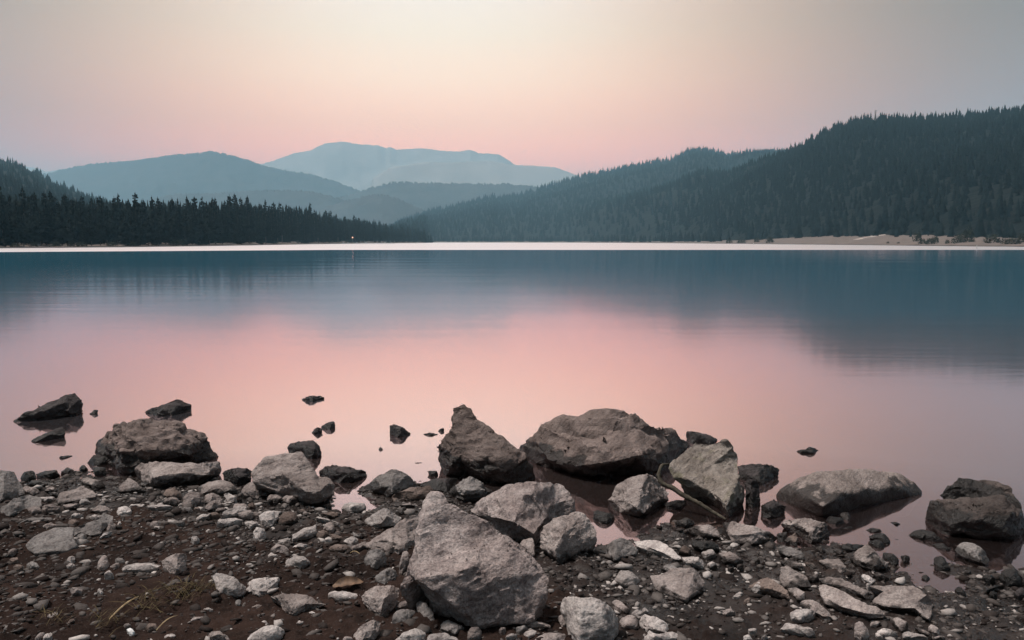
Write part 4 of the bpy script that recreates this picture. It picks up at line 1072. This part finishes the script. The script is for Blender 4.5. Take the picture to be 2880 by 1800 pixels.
big('C', '1035,285 1070,278 1140,298 1215,325 1180,360 1060,355 1030,322', ['1040,305,.03 1100,310,.05 1190,335,.02'], 'dark slab in the water behind the tilted slab boulder', 'rock', tone='dark', tilt=50, zb=0.0, res=18)
big('C', '1330,490 1420,470 1500,470 1580,500 1540,560 1480,600 1400,585 1340,560', None, 'dark flat rock in the water right of the tilted slab boulder', 'rock', tone='dark', tilt=42, zb=0.0, res=22)
big('C', '1370,585 1420,555 1460,590 1468,690 1420,740 1380,690', None, 'dark upright block against the right side of the tilted slab', 'rock', tone='dark', tilt=62, zb=0.0, res=18)
big('C', '1455,720 1540,680 1620,720 1590,790 1480,800', None, 'dark rock in the puddle left of the turtle shell boulder', 'rock', tone='dark', tilt=50, zb=0.0, res=18)

# --- traced stones that are labelled by their surroundings
T = '''F m 1240,290 1350,240 1580,270 1640,350 1500,430 1380,380
F p 1820,720 1950,680 2030,720 2020,800 1860,820
F m 630,700 850,640 940,700 880,750 730,760
F m 940,660 1200,640 1220,690 1050,720
F m 415,700 600,680 650,770 500,790
F d 310,260 350,160 430,135 530,150 560,240 440,290
F d 560,200 700,130 880,130 950,190 800,240 640,240
F b 940,150 1040,75 1140,130 1140,200 1050,180
F d 1450,80 1640,70 1640,190 1470,200
F g 400,320 480,270 620,270 740,330 690,370 480,350
F d 1220,100 1290,40 1350,100 1340,140 1230,130
F g 240,960 400,850 620,840 850,850 780,900 420,920
F p 480,940 600,890 690,900 640,935
F m 630,980 780,930 880,960 900,1000 720,1020
F b 1030,900 1160,880 1240,920 1180,980 1050,970
F p 650,570 720,530 850,540 830,590 690,600
F m 340,400 430,370 560,400 620,440 520,500 400,460
F m 680,450 800,375 880,410 870,460
F g 750,490 820,460 900,480 880,520 780,520
F m 1380,760 1530,660 1700,690 1720,760 1600,790 1490,770
F p 1370,850 1450,800 1550,860 1480,890
F p 1090,840 1140,770 1300,830 1230,860
F m 2005,560 2040,490 2240,530 2240,570 2100,570
F p 1995,660 2080,640 2240,660 2200,690 2040,680
F p 2200,690 2420,650 2640,660 2640,720 2420,720
F p 1220,600 1260,570 1380,570 1380,610 1250,630
F m 1640,1040 1700,920 1800,960 1780,1010 1680,1060
F p 1780,960 1850,910 1880,960 1820,990
F p 1510,1180 1600,1100 1740,1065 1660,1120
G m 600,380 800,290 1000,270 1210,300 1290,430 1240,500 1080,490 900,460 700,480
G m 1290,500 1370,400 1490,305 1600,400 1650,500 1580,570 1400,540
G m 390,600 450,500 560,455 660,480 680,610 560,680 430,690
G m 735,560 740,490 880,475 990,540 1000,570 850,640 740,640
G m 680,730 820,600 1000,570 1020,640 900,730 760,760
G p 1050,490 1130,480 1240,560 1240,620 1120,620
G p 980,880 1060,740 1260,670 1380,680 1410,750 1260,830 1100,850
G m 1250,820 1480,740 1530,800 1480,880 1350,870
G p 895,980 980,880 1240,850 1350,890 1180,970 960,1015
G p 1580,830 1700,755 1840,750 1900,820 1830,920 1750,985 1640,950
G b 1870,900 1960,770 2150,790 2220,900 2080,960 1900,960
G m 1710,600 1770,500 1930,480 2020,510 1900,600 1760,640
G m 1950,600 2060,520 2180,520 2200,590 2090,660
G p 600,870 700,800 850,780 780,840 650,885
G p 1490,1110 1550,1000 1640,1000 1690,1110 1600,1200 1530,1190
G b 90,530 160,400 240,390 330,450 400,530 200,570
G p 0,640 100,620 135,660 120,700 0,710
G m 60,600 180,560 320,520 380,600 240,660
G m 880,770 920,710 1090,690 1040,750
G m 1260,820 1180,640 1400,640 1410,700
G p 1360,940 1440,905 1560,920 1580,980 1440,1000
G b 1410,660 1480,620 1530,660 1510,710 1430,700
G m 1750,1360 1880,1260 2000,1290 2055,1370 2000,1400 1850,1390
G p 2090,1290 2230,1245 2360,1280 2290,1330 2150,1330
G p 1880,1210 2030,1165 2085,1230 1960,1250
B p 212,890 290,850 355,832 365,860 300,910 220,930
I p 1985,210 2140,110 2320,125 2380,230 2250,310 2020,300
I p 1720,90 1760,75 1880,120 1820,150 1730,140
J m 165,1070 240,980 310,970 370,1080 300,1135 190,1120 r
J b 55,1180 150,1115 240,1140 255,1180 150,1240 70,1220 r
J p 480,1280 550,1215 700,1210 750,1290 620,1345
J b 275,1180 480,1205 490,1260 340,1265
J b 275,1390 380,1340 540,1340 610,1390 480,1450 350,1430
J m 620,1400 750,1330 890,1300 820,1390 680,1440
J m 1350,820 1430,775 1500,820 1480,850 1400,850
J b 120,860 400,805 450,870 420,920 250,920
J b 190,700 290,670 310,740 220,770
J m 1255,690 1550,655 1720,655 1720,710 1540,740 1290,740
J m 870,1480 980,1420 1080,1430 1150,1500 1100,1560 900,1560
J p 190,1240 240,1210 320,1260 300,1290 200,1280
J p 930,650 980,625 1060,690 1000,700
J p 0,870 130,890 300,950 480,1020 440,1060 300,1000 120,920
J p 0,1040 50,1010 100,1060 60,1110 0,1100
J g 650,1130 700,1160 760,1200 800,1150 760,1220 680,1210
B g 800,1400 820,1350 880,1325 945,1340 940,1390 880,1420 830,1420 r
B m 825,1300 910,1270 935,1290 900,1330 830,1325
B m 570,1470 620,1420 700,1390 740,1395 730,1450 700,1510 600,1520
B p 815,1510 860,1470 950,1440 1000,1465 1000,1530 830,1530
B p 1005,1470 1090,1460 1180,1490 1220,1530 1000,1530 r
B g 1080,1440 1120,1390 1220,1440 1180,1480
B m 1245,1480 1270,1435 1320,1430 1335,1470 1320,1500 1260,1500 r
B g 705,1140 780,1080 835,1120 830,1170 760,1190 710,1170
B g 945,1300 980,1280 1040,1330 1060,1400 1010,1400 950,1340
B m 840,1110 870,1000 905,975 900,1060 860,1120
B p -50,1180 0,1145 140,1150 100,1210 40,1250 0,1240
B m 0,610 30,600 42,640 10,680 -20,660
B m 65,690 100,655 180,645 180,670 110,705
B m 155,680 210,657 250,662 250,700 200,715
C m 635,1400 660,1360 720,1365 750,1400 735,1440 660,1435
C p 705,1350 740,1330 780,1350 760,1385 r
C p 750,1410 790,1360 850,1375 930,1430 900,1465 800,1450
C p 780,1500 810,1455 860,1480 930,1470 1000,1510 900,1535 790,1535
C m 590,1290 630,1270 695,1340 670,1350 610,1310
C p 65,1470 110,1450 160,1470 140,1495 80,1495 r
C m 60,1400 130,1395 230,1420 220,1440 90,1440
C m 120,1530 180,1470 290,1460 330,1510 300,1540
C p 1300,1260 1345,1225 1365,1235 1340,1265
C m 610,1090 640,1050 685,1070 680,1095
C m 45,930 120,910 135,960 130,1020 60,960
C d 480,740 560,760 605,770 590,830 520,830 475,790
C p 1000,1020 1110,1020 1145,1050 1130,1080 1040,1060
C p 1115,990 1190,975 1210,1000 1150,1020
C p 1150,1060 1190,1045 1215,1070 1170,1080 r
C m 1215,1000 1290,990 1360,1030 1330,1060 1240,1050
C g 790,1000 825,980 830,1010
C d 890,710 960,685 1030,690 1000,740 920,750
C d 1050,915 1150,920 1230,950 1235,980 1130,985 1060,960
C b 985,990 1020,950 1060,980 1040,1000
C g 960,820 1040,790 1080,820 1030,850
C m 270,1380 310,1355 335,1400 300,1440
C m 1230,1340 1300,1325 1320,1350 1260,1365
C p 1400,1200 1450,1170 1530,1150 1540,1210 1440,1230
D d 335,800 380,780 440,790 455,830 390,840
K g 440,400 560,385 700,450 800,540 820,600 740,590 600,540 470,480
K m 480,580 600,570 720,600 810,680 800,730 700,700 560,640
K m 560,900 700,900 800,980 800,1040 700,1050 620,970
K m 720,1080 830,1035 960,1090 1050,1160 1090,1240 980,1220 850,1150
K p 480,1380 560,1290 700,1330 830,1350 910,1450 800,1460 640,1430 520,1400
K m 1350,1340 1410,1265 1480,1330 1545,1450 1540,1530 1440,1500 1360,1420
K p 1605,1420 1700,1370 1830,1400 1840,1450 1720,1480 1620,1460
K m 820,790 870,740 960,735 940,800 870,810
K b 760,600 880,600 920,700 900,730 820,660
K g 430,260 520,230 570,240 540,330 470,370
K b 530,330 600,280 660,245 685,290 680,420 600,380
K b 880,430 940,400 990,420 1020,480 940,490
K m 1100,440 1170,425 1235,480 1200,500
K d 1030,110 1120,50 1240,130 1160,160 1050,130
K g 1180,10 1260,0 1310,60 1290,120 1220,80
K d 1190,390 1260,370 1470,380 1380,460 1230,450
K p 1430,745 1500,735 1610,810 1560,840 1470,800
K m 1570,720 1630,705 1750,760 1770,790 1640,780
K p 1490,850 1530,835 1560,860 1520,875
K m 600,1030 640,1040 640,1080 590,1060
K d 1530,1000 1600,980 1650,1000 1560,1060
K p 45,1470 100,1445 170,1500 160,1512 60,1512
K p 100,1400 140,1375 200,1400 190,1425 120,1420
K p 255,1470 300,1450 340,1465 300,1480
L g 1040,480 1130,390 1200,365 1300,390 1380,450 1430,540 1390,620 1250,590 1130,540
L d 790,560 860,515 950,570 1000,690 900,700 800,670
L d 25,300 100,260 200,255 270,320 285,380 220,400 100,340
L m 270,1270 380,1245 480,1320 480,1390 400,1400 310,1340
L p 95,1410 200,1370 360,1420 350,1460 180,1480 110,1450
L p 385,1440 480,1405 640,1430 715,1490 600,1500 430,1480
L m 550,1350 640,1370 780,1450 760,1470 640,1420
L m 715,1370 780,1325 860,1400 840,1445 780,1420
L d 250,120 330,115 440,160 350,165
L d 290,315 385,325 370,340 310,335
L d 470,275 580,210 680,205 760,240 870,300 900,370 760,360 670,330 560,320
L d 0,340 130,330 240,420 150,440 40,400
L d 165,480 240,460 350,530 380,600 300,620 200,540
L d 380,500 490,500 500,560 430,600
L d 1540,740 1620,670 1750,670 1810,760 1820,850 1650,850
L g 1730,690 1850,690 1860,850 1820,780
L d 1380,910 1560,850 1640,840 1520,900 1400,930
L d 1350,760 1430,730 1520,790 1450,830 1370,800
L d 1720,950 1850,880 1870,1000 1780,1010
L d 760,380 860,360 960,400 1020,440 920,470 820,440
L d 1010,900 1100,880 1190,1000 1120,1000
L d 630,760 690,740 740,790 700,830
L m 775,1480 850,1455 920,1490 900,1512 790,1512
K d 1470,215 1560,185 1650,200 1710,250 1600,250 1510,240
K d 1200,200 1330,165 1375,185 1300,205
H m 1480,320 1500,220 1600,115 1640,115 1690,220 1670,320 1560,360 r
H m 1690,300 1840,225 1850,290 1800,330
H p 1020,200 1080,130 1160,130 1160,190 1100,240
H p 1020,270 1080,240 1160,260 1130,310 1050,300
H p 1610,400 1680,350 1760,430 1700,440 1610,440
H m 1080,650 1130,610 1300,620 1250,700 1120,710
H m 720,1050 850,1000 890,1000 890,1060 770,1085
H b 1030,1160 1060,1110 1190,1090 1150,1140 1080,1160
H b 130,200 270,155 285,190 200,230
H g 400,260 480,210 580,250 600,300 480,310
H p 660,1400 700,1340 790,1320 820,1370 760,1420 680,1425
H g 0,1300 60,1220 250,1150 290,1160 180,1260 60,1310
H b 2250,1220 2320,1170 2420,1190 2420,1270 2300,1280
H p 1500,690 1520,630 1600,690 1560,710
H m 530,1400 600,1320 700,1300 680,1360 620,1425
I p 60,1390 180,1320 350,1305 360,1350 240,1420 100,1420 r
I m 500,1140 600,1060 700,1060 740,1090 620,1130
I p 680,970 800,925 870,950 850,1000 780,970
I m 780,1400 860,1290 960,1280 1100,1380 1140,1430 800,1430
I m 1470,920 1550,880 1640,890 1620,930 1510,935
I p 2310,1040 2420,980 2480,1000 2460,1040
I p 1560,1080 1620,1010 1680,1000 1640,1050
I p 2130,1150 2200,1120 2280,1140 2240,1190
C g 900,1060 960,1080 990,1105 930,1115 880,1090'''
TONE = {'m': 'mid', 'p': 'pale', 'd': 'dark', 'b': 'brown', 'g': 'grey'}
for line in T.split('\n'):
    q = line.split()
    kw = {}
    if q[-1] == 'r': kw['rnd'] = 6; q = q[:-1]
    small(q[0], ' '.join(q[2:]), TONE[q[1]], **kw)
print('traced rocks', NROCK[0])

# --- further stones, scattered where the photo shows them thickest
def blob(u, v, w, h, r):
    n = r.choice((6, 7, 8, 9)); a0 = r.random() * 6; pts = []
    sk = r.uniform(-0.25, 0.35)
    for k in range(n):
        a = a0 + 6.283 * k / n + r.uniform(-0.22, 0.22); q = r.uniform(0.8, 1.08)
        x = math.cos(a) * q; y = math.sin(a) * q
        if y > 0.55: y = 0.55 + (y - 0.55) * 0.4
        pts.append((u + (x + sk * -y) * w / 2, v + y * h / 2))
    return pts
def inpoly_list(u, v, pad=2):
    return any(a[0] - pad < u < a[2] + pad and a[1] - pad < v < a[3] + pad for a in PLACED)
ZONES = [(20, 760, 1385, 1500, 34), (0, 330, 1450, 1780, 16), (480, 900, 1420, 1530, 22), (880, 1160, 1420, 1520, 10), (640, 1130, 1690, 1795, 22),
         (1400, 1900, 1700, 1795, 12), (1560, 2100, 1490, 1600, 14), (2100, 2480, 1560, 1795, 16), (2480, 2880, 1560, 1790, 12), (1200, 1700, 1745, 1798, 12), (300, 800, 1560, 1790, 12)]
r_ = random.Random(99); ns = 0
budget = 300 - NROCK[0]
tot = sum(z[4] for z in ZONES)
for (a, b, c, d, k) in ZONES:
    kk = int(k * budget / tot); tries = 0
    while kk > 0 and tries < 400:
        tries += 1
        u, v = r_.uniform(a, b), r_.uniform(c, d)
        if inpoly_list(u, v): continue
        w = 16 + 26 * r_.random() ** 1.8; w *= 0.75 + 0.5 * (v - 1380) / 400
        h = w * r_.uniform(0.4, 0.8)
        pts = blob(u, v, w, h, r_)
        tone = r_.choice(('mid', 'mid', 'pale', 'pale', 'grey', 'brown', 'brown')) if u < 2480 else r_.choice(('dark', 'dark', 'grey'))
        small('S', ' '.join('%.1f,%.1f' % p for p in pts), tone, rnd=r_.choice((1, 1, 3, 5)), res=7)
        kk -= 1
print('all rocks', NROCK[0])

# labels of the smaller stones: tone, size, shape and the nearest large rock in the photo
TW = {'mid': 'grey', 'pale': 'pale', 'dark': 'dark wet', 'brown': 'brown', 'grey': 'dull grey'}
groups = {}
for (o, u, v, w, h, tone) in META:
    size = 'tiny' if w < 26 else 'small' if w < 45 else 'medium sized' if w < 85 else 'large'
    asp = w / max(h, 1)
    shape = 'flat' if asp > 2.4 else 'upright' if asp < 1.15 else 'low' if asp > 1.75 else 'blocky'
    best = min(LANDM, key=lambda q: (q[1] - u) ** 2 + ((q[2] - v) * 1.4) ** 2)
    du, dv = u - best[1], v - best[2]
    if abs(du) > 1.6 * abs(dv): rel = 'right of' if du > 0 else 'left of'
    elif abs(dv) > 1.6 * abs(du): rel = 'in front of' if dv > 0 else 'behind'
    else: rel = ('in front and ' if dv > 0 else 'behind and ') + ('right of' if du > 0 else 'left of')
    d = math.hypot(du, dv)
    groups.setdefault((size, TW[tone], shape, rel, best[0]), []).append((d, o))
for (size, tw, shape, rel, lm), lst in groups.items():
    lst.sort(key=lambda q: q[0]); n = len(lst)
    for i, (d, o) in enumerate(lst):
        noun = o.name.split('.')[0]
        order = '' if n == 1 else (', the nearer one' if i == 0 else ', the farther one') if n == 2 else ', ' + ('nearest', 'second nearest', 'third nearest', 'fourth nearest', 'fifth nearest', 'sixth nearest', 'seventh nearest')[min(i, 6)]
        lab = '%s %s %s %s %s %s%s' % (size, tw, shape, noun, rel, lm, order)
        tag(o, lab, noun, 'stones strewn along the muddy shore')

# --- gravel and clods too many to count: one object
gm = Mat('gravel')
at = gm.n('ShaderNodeAttribute', attribute_name='tone')
geo = gm.n('ShaderNodeNewGeometry')
gn = gm.noise(geo.outputs['Position'], 90, 4, 0.7)
c = gm.mix(gm.mr(at.outputs['Fac'], 0.0, 1.0), (0.014, 0.009, 0.008), (0.46, 0.42, 0.40))
c = gm.mix(gm.mr(gn, 0.45, 0.65, 0, 0.6), c, gm.mix(1.0, c, (0.5, 0.48, 0.48), 'MULTIPLY'))
gm.l(c, gm.b.inputs['Base Color']); gm.b.inputs['Roughness'].default_value = 0.8; gm.b.inputs['Specular IOR Level'].default_value = 0.12
gm.l(gm.bump(gn, 0.6, 0.003), gm.b.inputs['Normal'])
bmi = bmesh.new(); bmesh.ops.create_icosphere(bmi, subdivisions=1, radius=1.0)
iv = np.array([v.co for v in bmi.verts]); iff = np.array([[v.index for v in f.verts] for f in bmi.faces]); bmi.free()
bmi = bmesh.new(); bmesh.ops.create_icosphere(bmi, subdivisions=2, radius=1.0)
iv2 = np.array([v.co for v in bmi.verts]); iff2 = np.array([[v.index for v in f.verts] for f in bmi.faces]); bmi.free()
Vs, Fs, Ts, off = [], [], [], 0
NG = 22000
gxr = rng.uniform(-3.0, 3.2, NG * 3); gyr = rng.uniform(2.2, 5.6, NG * 3)
sh = np.interp(gxr, SX, SY); tt = sh - gyr
dens = 0.30 + 0.9 * np.clip(fbm2(gxr, gyr, 1.1, 3, 55) + 0.15, 0, 1) + 0.6 * np.exp(-((tt - 0.5) / 0.5) ** 2)
keep = (tt > -0.05) & (rng.random(NG * 3) < dens * 0.9) & (np.abs(gxr) < gyr * 0.70)
gxr, gyr, tt = gxr[keep][:NG], gyr[keep][:NG], tt[keep][:NG]
gz = G0(gxr, gyr) + detail(gxr, gyr) * np.clip((G0(gxr, gyr) + 0.03) / 0.05, 0.15, 1)
print('gravel', len(gxr))
for i in range(len(gxr)):
    s = float(np.clip(rng.lognormal(-5.2, 0.68), 0.0018, 0.030))
    base, ff = (iv, iff)
    v = base * rng.uniform(0.55, 1.2, (len(base), 1))
    v = v * np.array([rng.uniform(0.9, 2.1), rng.uniform(0.7, 1.2), rng.uniform(0.30, 0.7)]) * s
    a = rng.random() * 6.28; ca, sa = math.cos(a), math.sin(a)
    t_ = rng.uniform(-0.4, 0.4); v = v @ np.array([[1, 0, 0], [0, math.cos(t_), -math.sin(t_)], [0, math.sin(t_), math.cos(t_)]])
    v = np.stack([v[:, 0] * ca - v[:, 1] * sa + gxr[i], v[:, 0] * sa + v[:, 1] * ca + gyr[i], v[:, 2] + gz[i] + s * 0.15 + 0.001], 1)
    Vs.append(v); Fs.append(ff + off); off += len(v)
    dark = rng.random() < (0.80 if gxr[i] < 1.3 else 0.90)
    if gxr[i] < 0.3 and gyr[i] < 3.9 and rng.random() < 0.6: dark = True
    if tt[i] < 0.25: dark = True
    if dark: v[:, 2] -= s * 0.2
    Ts.append(np.full(len(v), rng.uniform(0.0, 0.22) if dark else rng.uniform(0.3, 1.0)))
go = mesh_obj('gravel', np.concatenate(Vs), np.concatenate(Fs), gm.m)
al = go.data.attributes.new('tone', 'FLOAT', 'POINT'); al.data.foreach_set('value', np.concatenate(Ts).astype(np.float32))
tag(go, 'loose gravel and mud crumbs strewn between the rocks', 'gravel', kind='stuff')

# --- branch draped over the tilted slab
def wpt(u, v, y):
    r = ray(u, v); t = y / r[1]; return np.array([r[0] * t, r[1] * t, CAMZ + r[2] * t])
br = pl('925,474 892,478 872,510 868,550 893,590 950,615 1000,650 1060,682 1105,705 1160,740 1220,775 1272,806')
cpt = conv('C', br); x0, y0_, z0_ = hit(cpt[-1][0], cpt[-1][1])
path = []
for i, (u, v) in enumerate(cpt):
    f = 1 - i / (len(cpt) - 1)
    path.append(wpt(u, v, y0_ + 0.30 * f ** 0.8 - 0.02))
bk_ = simple_mat('branch_bark', (0.035, 0.030, 0.024), (0.10, 0.088, 0.070), 40, bump=0.004)
rad = [0.006, 0.009, 0.010, 0.011, 0.012, 0.013, 0.013, 0.012, 0.011, 0.010, 0.008, 0.005]
# smooth the path
P2, R2 = [], []
for i in range(len(path) - 1):
    for q in range(4):
        t = q / 4; p0 = path[max(i - 1, 0)]; p1 = path[i]; p2 = path[i + 1]; p3 = path[min(i + 2, len(path) - 1)]
        P2.append(0.5 * ((2 * p1) + (-p0 + p2) * t + (2 * p0 - 5 * p1 + 4 * p2 - p3) * t * t + (-p0 + 3 * p1 - 3 * p2 + p3) * t ** 3)); R2.append((rad[i] * (1 - t) + rad[i + 1] * t) * random.uniform(0.78, 1.2))
v_, f_ = tube(P2, R2, 9)
o = mesh_obj('branch', v_, f_, bk_, smooth=True); tag(o, 'crooked grey branch lying across the left side of the tilted slab', 'branch')

# --- curled dry leaf
lx, ly, lz = hit(980, 1648)
leafm = Mat('dry_leaf'); tcn = leafm.n('ShaderNodeTexCoord')
n1 = leafm.noise(tcn.outputs['Object'], 40, 4)
leafm.l(leafm.mix(leafm.mr(n1, 0.35, 0.65), (0.07, 0.040, 0.024), (0.18, 0.105, 0.06)), leafm.b.inputs['Base Color']); leafm.b.inputs['Roughness'].default_value = 0.7
V, Fc = [], []; NU, NV = 15, 7; hw = 0.058
for i in range(NU):
    f = i / (NU - 1); w = 0.021 * math.sin(math.pi * min(f * 0.97 + 0.02, 1)) ** 0.7
    for j in range(NV):
        g = j / (NV - 1) * 2 - 1
        V.append(((f - 0.5) * 2 * hw, g * w, 0.012 + 0.010 * math.sin(f * 3.1) + 0.011 * g * g * math.sin(math.pi * f) + 0.002 * math.sin(f * 22 + g * 3)))
for i in range(NU - 1):
    for j in range(NV - 1): a = i * NV + j; Fc.append((a, a + NV, a + NV + 1, a + 1))
n0 = len(V)
for p in list(V): V.append((p[0], p[1], p[2] - 0.0012))
for q in list(Fc): Fc.append(tuple(n0 + k for k in reversed(q)))
o = mesh_obj('dry_leaf', V, Fc, leafm.m, smooth=True, loc=(lx, ly, lz)); o.rotation_euler = (R(32), R(-6), R(6))
tag(o, 'curled orange brown dead leaf on the mud left of the huge front boulder', 'leaf')

# --- dry stalks, grass bits, white chip
strawm = simple_mat('dry_straw', (0.30, 0.22, 0.13), (0.48, 0.36, 0.22), 60)
grassm = simple_mat('dead_grass', (0.035, 0.028, 0.016), (0.13, 0.10, 0.055), 50)
def stalk(uv0, uv1, rad_, label, bow=0.01, mat=strawm):
    a = np.array(hit(*uv0)); b = np.array(hit(*uv1)); a[2] += 0.018; b[2] += 0.03
    pp = [a + (b - a) * t + np.array([0, 0, bow * math.sin(math.pi * t)]) for t in np.linspace(0, 1, 7)]
    v_, f_ = tube(pp, [rad_ * q for q in (0.6, 1, 1, 1, 1, 0.8, 0.4)], 5)
    tag(mesh_obj('dry_stalk', v_, f_, mat), label, 'stalk')
stalk((308, 1757), (392, 1700), 0.0028, 'straight pale dry stalk lying on the mud at the bottom left')
stalk((385, 1690), (520, 1668), 0.0016, 'thin dry stalk reaching the dead grass clump', mat=grassm)
stalk((440, 1788), (500, 1755), 0.0018, 'short dry stalk at the bottom below the dead grass clump')
stalk((985, 1567), (1012, 1577), 0.0018, 'tiny pale stalk above the dead leaf')
V, Fc = [], []
rr_ = random.Random(5)
for q in range(260):
    cu_, cv_ = rr_.choice(((535, 1665), (500, 1685), (440, 1710), (560, 1660), (300, 1760), (140, 1750), (400, 1700)))
    x, y, z = hit(cu_ + rr_.gauss(0, 26), cv_ + rr_.gauss(0, 12)); a = rr_.choice((0.55, 0.6, 0.2, 2.6, 1.2)) + rr_.gauss(0, 0.3)
    ln = rr_.uniform(0.02, 0.10); b = len(V); pv = []
    for k in range(4):
        f = k / 3; w = 0.0014 * (1 - f * 0.8)
        px_, py_ = x + math.cos(a) * ln * f, y + math.sin(a) * ln * f; pz_ = z + 0.012 + 0.018 * math.sin(f * 2.6) * rr_.uniform(0.7, 1.2)
        V += [(px_ - math.sin(a) * w, py_ + math.cos(a) * w, pz_), (px_ + math.sin(a) * w, py_ - math.cos(a) * w, pz_ + 0.0006)]
    for k in range(3): Fc.append((b + 2 * k, b + 2 * k + 1, b + 2 * k + 3, b + 2 * k + 2))
tag(mesh_obj('dead_grass', V, Fc, grassm), 'matted dead grass blades on the mud at the lower left', 'grass', kind='stuff')
chip = rock(conv('H', pl('1950,1240 2000,1235 2060,1270 2090,1310 2060,1335 2010,1320')), None, tone='pale', name='stone', tilt=45, res=8)
chip.data.materials.clear(); chip.data.materials.append(white)
tag(chip, 'bright white chip of stone near the bottom left below the straight stalk', 'stone')

# ------------------------------------------------------------------ haze
hz = Mat('haze'); hz.t.nodes.remove(hz.b)
pv = hz.n('ShaderNodeVolumePrincipled')
pv.inputs['Color'].default_value = (0.39, 0.705, 0.89, 1); pv.inputs['Density'].default_value = HAZE_D; pv.inputs['Anisotropy'].default_value = 0.0
hz.l(pv.outputs[0], hz.out.inputs['Volume'])
V, Fc = [], []; bx(V, Fc, (0, 4500, (HAZE_TOP - 6) / 2), (30000, 30000, HAZE_TOP + 6))
tag(mesh_obj('haze', V, Fc, hz.m), 'pale blue evening haze filling the valley', 'haze', kind='stuff')
